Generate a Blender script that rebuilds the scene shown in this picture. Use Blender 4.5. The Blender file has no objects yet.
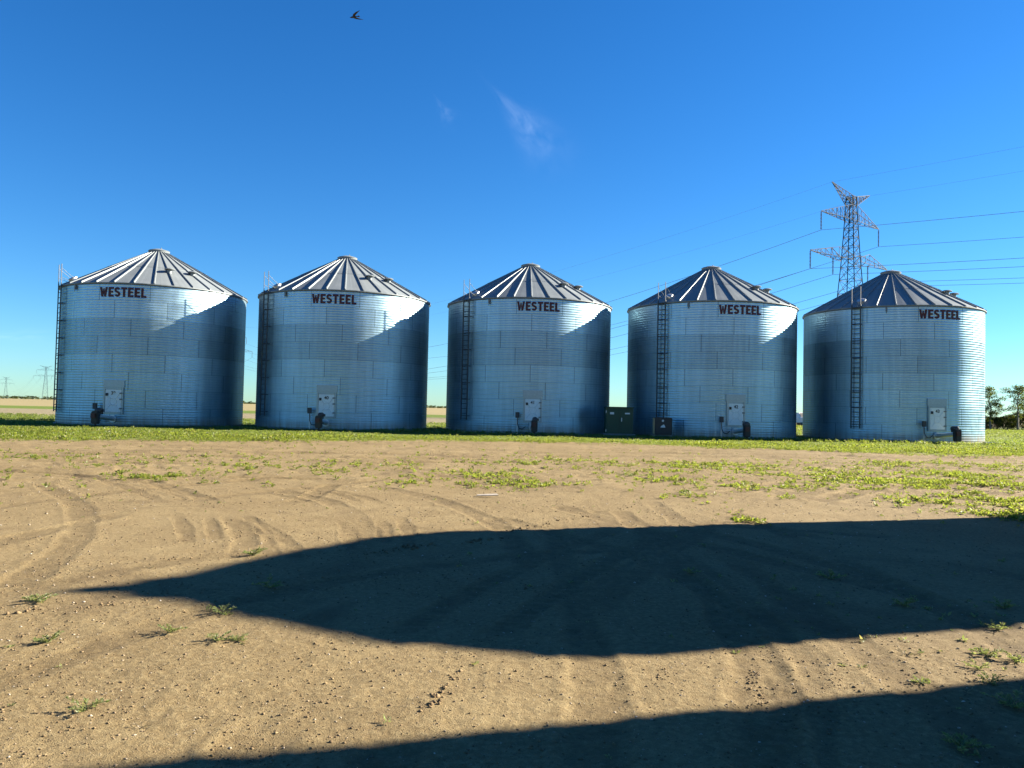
import bpy, bmesh, math, random
import numpy as np
from mathutils import Vector, Matrix

random.seed(7)
rng = np.random.default_rng(11)
R_ = math.radians
scene = bpy.context.scene
COL = scene.collection
PI = math.pi

# ------------------------------------------------------------------ camera
FPX, PITCH, ROLL, EYE = 784.75, R_(1.829), R_(1.252), 1.481
cam_d = bpy.data.cameras.new('camera')
cam = bpy.data.objects.new('camera', cam_d)
COL.objects.link(cam)
cam_d.sensor_width = 36.0
cam_d.lens = FPX / 1024 * 36.0
cam_d.clip_start = 0.05
cam_d.clip_end = 20000
cam.matrix_world = (Matrix.Translation((0, 0, EYE)) @ Matrix.Rotation(PI / 2 + PITCH, 4, 'X')
                    @ Matrix.Rotation(ROLL, 4, 'Z'))
scene.camera = cam


def pix_ray(x, y):
    """direction through a pixel of the photograph (used to survey the place)"""
    uu, vv = x - 512, 384 - y
    u = uu * math.cos(ROLL) - vv * math.sin(ROLL)
    v = uu * math.sin(ROLL) + vv * math.cos(ROLL)
    a, b, c = u / FPX, 1.0, v / FPX
    return Vector((a, b * math.cos(PITCH) - c * math.sin(PITCH), b * math.sin(PITCH) + c * math.cos(PITCH)))


def on_ground(x, y):
    d = pix_ray(x, y)
    t = -EYE / d.z
    return d.x * t, d.y * t


def at_depth(x, y, Y):
    d = pix_ray(x, y)
    return Vector((0, 0, EYE)) + d * (Y / d.y)


# ------------------------------------------------------------------ render / light
scene.render.engine = 'CYCLES'
scene.cycles.use_denoising = True
scene.cycles.max_bounces = 8
scene.cycles.transparent_max_bounces = 8
scene.cycles.sample_clamp_indirect = 6
vs = scene.view_settings
scene.display_settings.display_device = 'sRGB'
vs.view_transform = 'Standard'
vs.look = 'None'
vs.gamma = 1
vs.exposure = 2.4
vs.use_curve_mapping = False

SUN_AZ, SUN_EL = 73.0, 24.0
to_sun = Vector((math.sin(R_(SUN_AZ)) * math.cos(R_(SUN_EL)), math.cos(R_(SUN_AZ)) * math.cos(R_(SUN_EL)),
                 math.sin(R_(SUN_EL))))
sl = bpy.data.lights.new('sun', 'SUN')
sl.energy = 5.0
sl.angle = R_(0.5)
sl.color = (1.0, 0.90, 0.74)
so = bpy.data.objects.new('sun', sl)
so.rotation_euler = (-to_sun).to_track_quat('-Z', 'Y').to_euler()
so.location = (40, 20, 40)
COL.objects.link(so)

world = bpy.data.worlds.new('World')
scene.world = world
world.use_nodes = True


class NT:
    """small helper to write node trees"""
    def __init__(self, tree):
        self.t = tree
        self.t.nodes.clear()

    def n(self, kind, **kw):
        nd = self.t.nodes.new(kind)
        ins = kw.pop('ins', {})
        for k, v in kw.items():
            setattr(nd, k, v)
        for k, v in ins.items():
            self.set(nd.inputs[k], v)
        return nd

    def set(self, sock, v):
        if hasattr(v, 'is_output') or isinstance(v, bpy.types.NodeSocket):
            self.t.links.new(v, sock)
        else:
            sock.default_value = v

    def math(self, op, a, b=None, c=None, clamp=False):
        nd = self.t.nodes.new('ShaderNodeMath')
        nd.operation = op
        nd.use_clamp = clamp
        for i, v in enumerate((a, b, c)):
            if v is not None:
                self.set(nd.inputs[i], v)
        return nd.outputs[0]

    def vmath(self, op, a, b=None):
        nd = self.t.nodes.new('ShaderNodeVectorMath')
        nd.operation = op
        self.set(nd.inputs[0], a)
        if b is not None:
            self.set(nd.inputs[1], b)
        return nd

    def mix(self, f, a, b, blend='MIX'):
        nd = self.t.nodes.new('ShaderNodeMix')
        nd.data_type = 'RGBA'
        nd.blend_type = blend
        self.set(nd.inputs[0], f)
        self.set(nd.inputs[6], a)
        self.set(nd.inputs[7], b)
        return nd.outputs[2]

    def noise(self, vec, scale, detail=4, rough=0.55, dist=0.0):
        nd = self.t.nodes.new('ShaderNodeTexNoise')
        if vec is not None:
            self.set(nd.inputs['Vector'], vec)
        nd.inputs['Scale'].default_value = scale
        nd.inputs['Detail'].default_value = detail
        nd.inputs['Roughness'].default_value = rough
        nd.inputs['Distortion'].default_value = dist
        return nd.outputs[0]

    def ramp(self, f, stops, interp='LINEAR'):
        nd = self.t.nodes.new('ShaderNodeValToRGB')
        nd.color_ramp.interpolation = interp
        el = nd.color_ramp.elements
        while len(el) < len(stops):
            el.new(0.5)
        for e, (p, c) in zip(el, stops):
            e.position = p
            e.color = c if len(c) == 4 else (*c, 1)
        self.set(nd.inputs[0], f)
        return nd.outputs[0]

    def mapr(self, v, a, b, c=0.0, d=1.0, smooth=False):
        nd = self.t.nodes.new('ShaderNodeMapRange')
        if smooth:
            nd.interpolation_type = 'SMOOTHSTEP'
        self.set(nd.inputs[0], v)
        for i, q in zip((1, 2, 3, 4), (a, b, c, d)):
            nd.inputs[i].default_value = q
        return nd.outputs[0]


def rgb(r, g, b):
    return (r, g, b, 1.0)


# world: physical sky, with a few thin wisps of cirrus fixed in direction
w = NT(world.node_tree)
sky = w.n('ShaderNodeTexSky', sky_type='NISHITA')
sky.sun_disc = False
sky.sun_elevation = R_(SUN_EL)
sky.sun_rotation = R_(SUN_AZ)
sky.altitude = 500
sky.air_density = 1.0
sky.dust_density = 0.1
sky.ozone_density = 3.4
hs = w.n('ShaderNodeHueSaturation', ins={'Saturation': 1.27, 'Value': 1.0, 'Hue': 0.5, 'Color': sky.outputs[0]})
tc = w.n('ShaderNodeTexCoord')
skycol = w.mix(1.0, hs.outputs[0], rgb(0.375, 0.575, 0.72), 'MULTIPLY')


def wisp(p0, p1, half_w, strength, scale):
    global skycol
    a, b = pix_ray(*p0).normalized(), pix_ray(*p1).normalized()
    c = ((a + b) / 2).normalized()
    u = (b - a)
    L = u.length / 2
    u = (u - c * u.dot(c)).normalized()
    v = c.cross(u)
    d = tc.outputs['Generated']
    ca = w.math('DIVIDE', w.vmath('DOT_PRODUCT', d, tuple(u)).outputs[1], L)
    cb = w.math('DIVIDE', w.vmath('DOT_PRODUCT', d, tuple(v)).outputs[1], half_w)
    front = w.math('GREATER_THAN', w.vmath('DOT_PRODUCT', d, tuple(c)).outputs[1], 0.5)
    # wider at the lower end
    cb = w.math('DIVIDE', cb, w.math('MAXIMUM', w.math('MULTIPLY_ADD', ca, 0.45, 0.6), 0.15))
    r2 = w.math('ADD', w.math('MULTIPLY', ca, ca), w.math('MULTIPLY', cb, cb))
    m = w.math('EXPONENT', w.math('MULTIPLY', r2, -1.6))
    st = w.n('ShaderNodeCombineXYZ', ins={0: w.math('MULTIPLY', ca, 1.3), 1: w.math('MULTIPLY', cb, 0.9), 2: scale})
    ns = w.mapr(w.noise(st.outputs[0], 1.4, 3.5, 0.5, 0.35), 0.30, 0.80)
    f = w.math('MULTIPLY', w.math('MULTIPLY', w.math('MULTIPLY', m, ns), front), strength, clamp=True)
    skycol = w.mix(f, skycol, rgb(7.5, 8.6, 10.0))


wisp((497, 92), (556, 158), 0.030, 0.10, 3.1)
wisp((436, 98), (452, 122), 0.012, 0.045, 8.7)
wisp((-40, 338), (60, 336), 0.010, 0.06, 5.2)
bg = w.n('ShaderNodeBackground', ins={'Color': skycol, 'Strength': 0.05})
wo = w.n('ShaderNodeOutputWorld', ins={'Surface': bg.outputs[0]})


# ------------------------------------------------------------------ mesh helpers
def link(o, parent=None):
    COL.objects.link(o)
    if parent is not None:
        o.parent = parent
    return o


def np_mesh(name, V, F, mat, parent=None, smooth=False):
    """V (n,3), F (m,k) one polygon size"""
    me = bpy.data.meshes.new(name)
    V = np.asarray(V, dtype=np.float32)
    F = np.asarray(F, dtype=np.int32)
    me.vertices.add(len(V))
    me.vertices.foreach_set('co', V.ravel())
    k = F.shape[1]
    me.loops.add(F.size)
    me.loops.foreach_set('vertex_index', F.ravel())
    me.polygons.add(len(F))
    me.polygons.foreach_set('loop_start', np.arange(0, F.size, k, dtype=np.int32))
    me.polygons.foreach_set('loop_total', np.full(len(F), k, dtype=np.int32))
    if smooth:
        me.polygons.foreach_set('use_smooth', np.ones(len(F), dtype=bool))
    me.update(calc_edges=True)
    me.materials.append(mat)
    return link(bpy.data.objects.new(name, me), parent)


class MB:
    def __init__(self):
        self.v, self.f = [], []

    def add(self, vs_, fs_):
        o = len(self.v)
        self.v += [tuple(q) for q in vs_]
        self.f += [tuple(i + o for i in q) for q in fs_]
        return self

    def box(self, c, s, M=None):
        x, y, z = s[0] / 2, s[1] / 2, s[2] / 2
        P = [Vector(p) for p in ((-x, -y, -z), (x, -y, -z), (x, y, -z), (-x, y, -z),
                                 (-x, -y, z), (x, -y, z), (x, y, z), (-x, y, z))]
        if M is not None:
            P = [M @ p for p in P]
        c = Vector(c)
        return self.add([p + c for p in P], [(0, 3, 2, 1), (4, 5, 6, 7), (0, 1, 5, 4), (1, 2, 6, 5), (2, 3, 7, 6), (3, 0, 4, 7)])

    def tube(self, p0, p1, r, n=6, r1=None, cap=True):
        p0, p1 = Vector(p0), Vector(p1)
        r1 = r if r1 is None else r1
        d = p1 - p0
        if d.length < 1e-6:
            return self
        q = d.to_track_quat('Z', 'Y')
        a = [p0 + q @ Vector((r * math.cos(2 * PI * (i + .5) / n), r * math.sin(2 * PI * (i + .5) / n), 0)) for i in range(n)]
        b = [p1 + q @ Vector((r1 * math.cos(2 * PI * (i + .5) / n), r1 * math.sin(2 * PI * (i + .5) / n), 0)) for i in range(n)]
        fs_ = [(i, (i + 1) % n, n + (i + 1) % n, n + i) for i in range(n)]
        if cap:
            fs_ += [tuple(range(n - 1, -1, -1)), tuple(range(n, 2 * n))]
        return self.add(a + b, fs_)

    def path(self, pts, r, n=6):
        for a, b in zip(pts[:-1], pts[1:]):
            self.tube(a, b, r, n)
        return self

    def lathe(self, prof, n=24, M=None, cap=True):
        """prof: list of (r,z) from bottom to top"""
        P, fs_ = [], []
        for r, z in prof:
            for i in range(n):
                a = 2 * PI * i / n
                P.append(Vector((r * math.cos(a), r * math.sin(a), z)))
        for k in range(len(prof) - 1):
            for i in range(n):
                j = (i + 1) % n
                fs_.append((k * n + i, k * n + j, (k + 1) * n + j, (k + 1) * n + i))
        if cap:
            fs_.append(tuple(range(n - 1, -1, -1)))
            fs_.append(tuple(range((len(prof) - 1) * n, len(prof) * n)))
        if M is not None:
            P = [M @ p for p in P]
        return self.add(P, fs_)

    def prism(self, poly, y0, y1, fn):
        """poly: 2D outline (counter-clockwise); fn(x, z, depth) -> point"""
        n = len(poly)
        a = [fn(x, z, y0) for x, z in poly]
        b = [fn(x, z, y1) for x, z in poly]
        fs_ = [tuple(range(n - 1, -1, -1)), tuple(range(n, 2 * n))]
        fs_ += [(i, (i + 1) % n, n + (i + 1) % n, n + i) for i in range(n)]
        return self.add(a + b, fs_)

    def build(self, name, mat, parent=None, smooth=False, bevel=0.0):
        me = bpy.data.meshes.new(name)
        me.from_pydata(self.v, [], self.f)
        bm = bmesh.new()
        bm.from_mesh(me)
        bmesh.ops.recalc_face_normals(bm, faces=bm.faces)
        if bevel:
            bmesh.ops.bevel(bm, geom=[e for e in bm.edges if e.is_manifold and e.calc_face_angle(0) > 0.6],
                            offset=bevel, segments=2, affect='EDGES', clamp_overlap=True)
        bm.to_mesh(me)
        bm.free()
        me.materials.append(mat)
        if smooth:
            for p in me.polygons:
                p.use_smooth = True
            me.set_sharp_from_angle(angle=R_(40))
        return link(bpy.data.objects.new(name, me), parent)


def tag(o, label=None, cat=None, group=None, kind=None):
    if label:
        o['label'] = label
    if cat:
        o['category'] = cat
    if group:
        o['group'] = group
    if kind:
        o['kind'] = kind
    return o


def thing(name, label, cat, loc=(0, 0, 0), rz=0.0, group=None):
    o = bpy.data.objects.new(name, None)
    o.empty_display_size = 0.3
    o.location = loc
    o.rotation_euler = (0, 0, rz)
    link(o)
    return tag(o, label, cat, group)


def copy_tree(o, parent=None):
    c = o.copy()
    COL.objects.link(c)
    if parent is not None:
        c.parent = parent
    for ch in list(o.children):
        copy_tree(ch, c)
    return c


# ------------------------------------------------------------------ numpy noise
def _hash(ix, iy, seed):
    h = (ix.astype(np.int64) * 374761393 + iy.astype(np.int64) * 668265263 + seed * 1442695041) & 0xFFFFFFFF
    h = ((h ^ (h >> 13)) * 1274126177) & 0xFFFFFFFF
    h = h ^ (h >> 16)
    return (h & 0xFFFF) / 65535.0


def vnoise(x, y, seed=0):
    ix, iy = np.floor(x), np.floor(y)
    fx, fy = x - ix, y - iy
    fx = fx * fx * fx * (fx * (fx * 6 - 15) + 10)
    fy = fy * fy * fy * (fy * (fy * 6 - 15) + 10)
    a, b = _hash(ix, iy, seed), _hash(ix + 1, iy, seed)
    c, d = _hash(ix, iy + 1, seed), _hash(ix + 1, iy + 1, seed)
    return (a + (b - a) * fx) * (1 - fy) + (c + (d - c) * fx) * fy


def fbm(x, y, seed=0, oct=4, gain=0.5):
    s, a, t = 0, 1.0, 0
    for k in range(oct):
        s = s + a * (vnoise(x * 2 ** k + 17.3 * k, y * 2 ** k - 9.1 * k, seed + k) * 2 - 1)
        t += a
        a *= gain
    return s / t


def sstep(a, b, x):
    t = np.clip((x - a) / (b - a), 0, 1)
    return t * t * (3 - 2 * t)


# ------------------------------------------------------------------ wheel tracks over the yard (surveyed on the ground)
def smooth_line(pts, n=10):
    P = [Vector((*p, 0)) for p in pts]
    P = [P[0] * 2 - P[1]] + P + [P[-1] * 2 - P[-2]]
    out = []
    for i in range(1, len(P) - 2):
        for k in range(n):
            t = k / n
            a, b, c, d = P[i - 1:i + 3]
            out.append(0.5 * ((2 * b) + (c - a) * t + (2 * a - 5 * b + 4 * c - d) * t * t + (3 * b - a - 3 * c + d) * t ** 3))
    out.append(P[-2])
    return [(p.x, p.y) for p in out]


def gl(*px):
    return [on_ground(*p) for p in px]


TRACKS = []   # (polyline, half width, depth, lug amount)


def track(px, w_, dep, lug=0.3, gauge=0.0):
    L = smooth_line(gl(*px))
    TRACKS.append((L, w_, dep, lug))
    if gauge:
        A = np.array(L)
        T = np.gradient(A, axis=0)
        T /= np.linalg.norm(T, axis=1, keepdims=True) + 1e-9
        B = A + np.stack([-T[:, 1], T[:, 0]], 1) * gauge
        TRACKS.append(([tuple(q) for q in B], w_, dep * 0.85, lug))


track([(150, 482), (205, 500), (236, 522), (246, 545), (240, 575)], 0.15, 0.030, 0.2, -1.7)
track([(285, 492), (330, 502), (358, 522), (362, 540), (345, 565)], 0.15, 0.034, 0.25, 1.7)
track([(-40, 552), (60, 528), (150, 508), (250, 494), (350, 484), (470, 474)], 0.15, 0.028, 0.2, 1.8)
track([(-30, 470), (60, 474), (130, 482), (220, 478), (330, 480)], 0.17, 0.05, 0.2)
track([(180, 500), (240, 508), (300, 500), (330, 486)], 0.15, 0.03, 0.2)
track([(380, 768), (430, 712), (470, 662), (560, 590), (640, 545), (720, 512)], 0.12, 0.036, 0.5, 0.62)
track([(596, 768), (600, 710), (590, 655), (572, 590), (556, 535), (545, 500)], 0.14, 0.026, 0.3, -1.75)
track([(770, 768), (762, 705), (748, 650), (705, 590), (660, 545), (620, 512)], 0.14, 0.03, 0.45, -1.75)
track([(1080, 660), (960, 610), (860, 575), (770, 548), (690, 530), (600, 512)], 0.15, 0.03, 0.4, 1.75)
track([(1060, 585), (930, 560), (830, 540), (740, 522), (660, 505)], 0.15, 0.03, 0.4, 1.7)
track([(-20, 690), (120, 640), (250, 600), (400, 570), (560, 553), (720, 548), (900, 560)], 0.14, 0.018, 0.2, 1.7)
track([(820, 500), (880, 488), (960, 486), (1060, 492)], 0.24, 0.05, 0.3, 1.7)
track([(-40, 452), (200, 456), (420, 458), (600, 456), (800, 458), (1060, 462)], 0.36, 0.05, 0.1, 2.0)
track([(-40, 461), (200, 464), (420, 463), (640, 462), (850, 466), (1060, 472)], 0.32, 0.04, 0.1)
track([(520, 452), (640, 450), (760, 452), (900, 458), (1060, 458)], 0.40, 0.06, 0.1)


for ox, oy in ((-30, -6), (26, 8), (52, 22), (-58, -4)):
    track([(150 + ox, 482 + oy), (205 + ox, 500 + oy), (236 + ox, 522 + oy), (246 + ox, 545 + oy)], 0.08, 0.018, 0.2)
for ox, oy in ((-14, 2), (20, -4), (44, -2)):
    track([(285 + ox, 492 + oy), (330 + ox, 502 + oy), (358 + ox, 522 + oy), (366 + ox, 545 + oy)], 0.07, 0.018, 0.2)
for ox in (-18, 14, 40, -52):
    track([(452 + ox, 768), (490 + ox, 700), (528 + ox, 655), (600 + ox * .6, 590), (680 + ox * .4, 540), (740, 510)], 0.07, 0.012, 0.08)
for ox in (0, 26, 60):
    track([(770 + ox, 768), (756 + ox, 700), (738 + ox, 650), (690 + ox * .6, 585), (640 + ox * .4, 540)], 0.07, 0.012, 0.08)


def heights(x, y, want_track=False, fine=True):
    d = np.hypot(x, y)
    near = 1 - sstep(38, 46, y)
    z = (0.010 * fbm(x / 4.2, y / 4.2, 3, 2) + 0.005 * fbm(x / 1.1, y / 1.1, 5, 3)) * (1 + sstep(9, 16, d))
    if fine:
        z = z + 0.0055 * fbm(x / 0.33, y / 0.33, 9, 3) + 0.0042 * fbm(x / 0.085, y / 0.085, 21, 2)
        far = sstep(11, 19, d)
        z = z + 0.030 * far * fbm(x / 2.6 + 0.6 * fbm(x / 5, y / 5, 47, 2), y / 0.42, 45, 4) + 0.030 * far * fbm(x / 0.5, y / 0.3, 49, 3)
        # scuffed lumps
        lump = vnoise(x / 0.13, y / 0.13, 31)
        z = z + (0.012 + 0.05 * far) * np.clip(lump - 0.62, 0, 1) * sstep(0.45, 0.7, vnoise(x / 1.3, y / 1.3, 33))
    tr = np.zeros_like(x)
    sel = (d < 42) & (y > 0.5)
    xs, ys = x[sel], y[sel]
    dz = np.zeros_like(xs)
    tt = np.zeros_like(xs)
    wob = 0.06 * fbm(xs / 0.7, ys / 0.7, 41, 3)
    for L, hw, dep, lug in TRACKS:
        best = np.full(xs.shape, 1e9)
        arc = np.zeros_like(xs)
        side = np.zeros_like(xs)
        s0 = 0.0
        A = np.array(L)
        lo, hi = A.min(0) - 1.0, A.max(0) + 1.0
        ins = np.where((xs > lo[0]) & (xs < hi[0]) & (ys > lo[1]) & (ys < hi[1]))[0]
        if len(ins) == 0:
            continue
        px, py = xs[ins], ys[ins]
        b_, a_, sd_ = best[ins], arc[ins], side[ins]
        for (ax, ay), (bx, by) in zip(L[:-1], L[1:]):
            vx, vy = bx - ax, by - ay
            l2 = vx * vx + vy * vy
            if l2 < 1e-9:
                continue
            t = np.clip(((px - ax) * vx + (py - ay) * vy) / l2, 0, 1)
            qx, qy = px - ax - t * vx, py - ay - t * vy
            dd = np.hypot(qx, qy)
            m = dd < b_
            b_ = np.where(m, dd, b_)
            a_ = np.where(m, s0 + t * math.sqrt(l2), a_)
            sd_ = np.where(m, np.sign(vx * qy - vy * qx), sd_)
            s0 += math.sqrt(l2)
        u = (b_ + wob[ins]) / hw
        core = np.exp(-np.clip(u, 0, 5) ** 6)
        ridge = np.exp(-((u - 1.3) / 0.28) ** 2)
        keep = sstep(0.16, 0.42, vnoise(px / 2.2, py / 2.2, 61 + int(hw * 100)))   # tracks come and go
        lg = lug * np.sin(a_ * 2 * PI / 0.19 + sd_ * b_ * 14) * core
        dz[ins] += dep * (0.30 + 0.35 * sstep(10, 20, py)) * keep * (-core + 0.55 * ridge * (0.6 + 0.8 * vnoise(px / .12, py / .12, 71)) + lg)
        tt[ins] = np.maximum(tt[ins], keep * core)
    z[sel] += dz
    tr[sel] = tt
    z = z * near
    return (z, tr) if want_track else z


# front edge of the weeds that run along the row of bins
_fx = np.array([-60, -40, -24, -17, -10, -4, 1, 8, 15, 19, 22, 26, 34, 60.])
_fy = np.array([27.6, 27.6, 27.1, 27.2, 29.6, 33.1, 35.2, 33.6, 30.6, 30.6, 31.6, 29.6, 27.6, 26.6])


def weed_front(x):
    return np.interp(x, _fx, _fy)


def grass_mask(x, y):
    n = fbm(x / 1.6, y / 1.6, 81, 4)
    return sstep(0.9, 2.8, y - weed_front(x) + 1.6 * n)


# ------------------------------------------------------------------ materials
def new_mat(name):
    m = bpy.data.materials.new(name)
    m.use_nodes = True
    t = NT(m.node_tree)
    out = t.n('ShaderNodeOutputMaterial')
    return m, t, out


def simple(name, col, rough=0.6, metal=0.0, var=0.15, scale=8.0, bump=0.0, spec=0.5):
    m, t, out = new_mat(name)
    g = t.n('ShaderNodeTexCoord').outputs['Object']
    ns = t.noise(g, scale, 5)
    k = t.mapr(ns, 0.25, 0.75, 1 - var, 1 + var)
    c = t.mix(1.0, rgb(*col), t.n('ShaderNodeCombineXYZ', ins={0: k, 1: k, 2: k}).outputs[0], 'MULTIPLY')
    b = t.n('ShaderNodeBsdfPrincipled', ins={'Base Color': c, 'Roughness': t.mapr(ns, 0.2, 0.8, rough - .08, min(1, rough + .08)),
                                             'Metallic': metal, 'Specular IOR Level': spec})
    if bump:
        bp = t.n('ShaderNodeBump', ins={'Strength': bump, 'Distance': 0.01, 'Height': ns})
        t.set(b.inputs['Normal'], bp.outputs[0])
    t.set(out.inputs[0], b.outputs[0])
    return m


def ground_material():
    m, t, out = new_mat('ground_soil_and_fields')
    pos = t.n('ShaderNodeNewGeometry').outputs['Position']
    sep = t.n('ShaderNodeSeparateXYZ', ins={0: pos})
    X, Y = sep.outputs[0], sep.outputs[1]
    tr = t.n('ShaderNodeAttribute', attribute_name='track').outputs['Fac']
    gr = t.n('ShaderNodeAttribute', attribute_name='grass').outputs['Fac']
    big = t.noise(pos, 0.35, 4, 0.6, 0.4)
    mid = t.noise(pos, 2.2, 5, 0.62)
    fine = t.noise(pos, 24, 5, 0.65)
    grit = t.noise(pos, 160, 3, 0.7)
    vor = t.n('ShaderNodeTexVoronoi', ins={'Vector': pos, 'Scale': 70.0, 'Randomness': 1.0})
    peb = t.mapr(vor.outputs['Distance'], 0.10, 0.26, 1.0, 0.0, True)
    vcol = t.n('ShaderNodeSeparateColor', ins={0: vor.outputs['Color']})
    pebm = t.math('MULTIPLY', peb, t.math('GREATER_THAN', vcol.outputs[0], 0.72))
    # soil
    c = t.mix(t.mapr(big, 0.32, 0.68), rgb(0.1378, 0.0972, 0.0441), rgb(0.2284, 0.1739, 0.0873))
    c = t.mix(t.mapr(mid, 0.35, 0.75), c, rgb(0.1499, 0.1067, 0.0506))
    c = t.mix(t.math('MULTIPLY', t.mapr(fine, 0.42, 0.70), 0.75), c, rgb(0.2699, 0.2133, 0.1121))
    c = t.mix(t.math('MULTIPLY', t.mapr(grit, 0.48, 0.68), 0.62), c, rgb(0.0900, 0.0609, 0.0298))
    trm = t.math('MULTIPLY', tr, t.mapr(t.noise(pos, 5.0, 6, 0.75), 0.35, 0.62, 0.12, 0.62))
    c = t.mix(trm, c, rgb(0.0900, 0.0627, 0.0298))
    damp = t.mapr(t.noise(pos, 0.55, 4, 0.6, 0.8), 0.56, 0.72)
    c = t.mix(t.math('MULTIPLY', damp, 0.65), c, rgb(0.0900, 0.0636, 0.0328))
    c = t.mix(t.math('MULTIPLY', pebm, 0.75), c, t.mix(vcol.outputs[1], rgb(0.2911, 0.2420, 0.1885), rgb(0.1058, 0.0807, 0.0596)))
    # sparse green low growth
    gn = t.noise(pos, 3.0, 6, 0.7)
    green = t.mix(t.mapr(gn, 0.3, 0.7), rgb(0.0646, 0.1000, 0.0128), rgb(0.1292, 0.1640, 0.0280))
    green = t.mix(t.mapr(t.noise(pos, 0.5, 4), 0.5, 0.75), green, rgb(0.1824, 0.1880, 0.0480))
    # distant strips of crop and stubble
    st = t.n('ShaderNodeMapping', ins={'Vector': pos, 'Scale': (0.02, 0.12, 0.0)})
    sn = t.noise(st.outputs[0], 1.0, 5, 0.7)
    Yd = t.math('ADD', Y, t.math('MULTIPLY', t.math('SUBTRACT', t.noise(pos, 0.03, 3), 0.5), 14.0))
    Yd = t.math('ADD', Yd, t.math('MULTIPLY', t.math('MAXIMUM', t.math('SUBTRACT', X, 25.0), 0.0), -1.2))
    tan = t.mix(sn, rgb(0.1824, 0.1480, 0.0680), rgb(0.2356, 0.2000, 0.1040))
    tan2 = t.mix(t.mapr(t.noise(pos, 0.8, 4, 0.8), 0.4, 0.65), rgb(0.1976, 0.1680, 0.0960), rgb(0.1368, 0.1160, 0.0760))
    crop = t.mix(sn, rgb(0.0646, 0.1040, 0.0096), rgb(0.0988, 0.1320, 0.0176))
    f1 = t.mapr(Yd, 66, 74)
    f2 = t.mapr(Yd, 112, 118)
    f3 = t.mapr(Yd, 150, 165)
    fld = t.mix(f1, green, tan2)
    fld = t.mix(f2, fld, crop)
    fld = t.mix(f3, fld, tan)
    c = t.mix(gr, c, fld)
    hb = t.math('ADD', t.math('MULTIPLY', fine, 0.5), t.math('ADD', t.math('MULTIPLY', grit, 0.28), t.math('MULTIPLY', pebm, 0.35)))
    bp = t.n('ShaderNodeBump', ins={'Strength': 1.0, 'Distance': 0.03, 'Height': hb})
    b = t.n('ShaderNodeBsdfPrincipled', ins={'Base Color': c, 'Roughness': 0.95, 'Specular IOR Level': 0.15, 'Normal': bp.outputs[0]})
    t.set(out.inputs[0], b.outputs[0])
    return m


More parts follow.
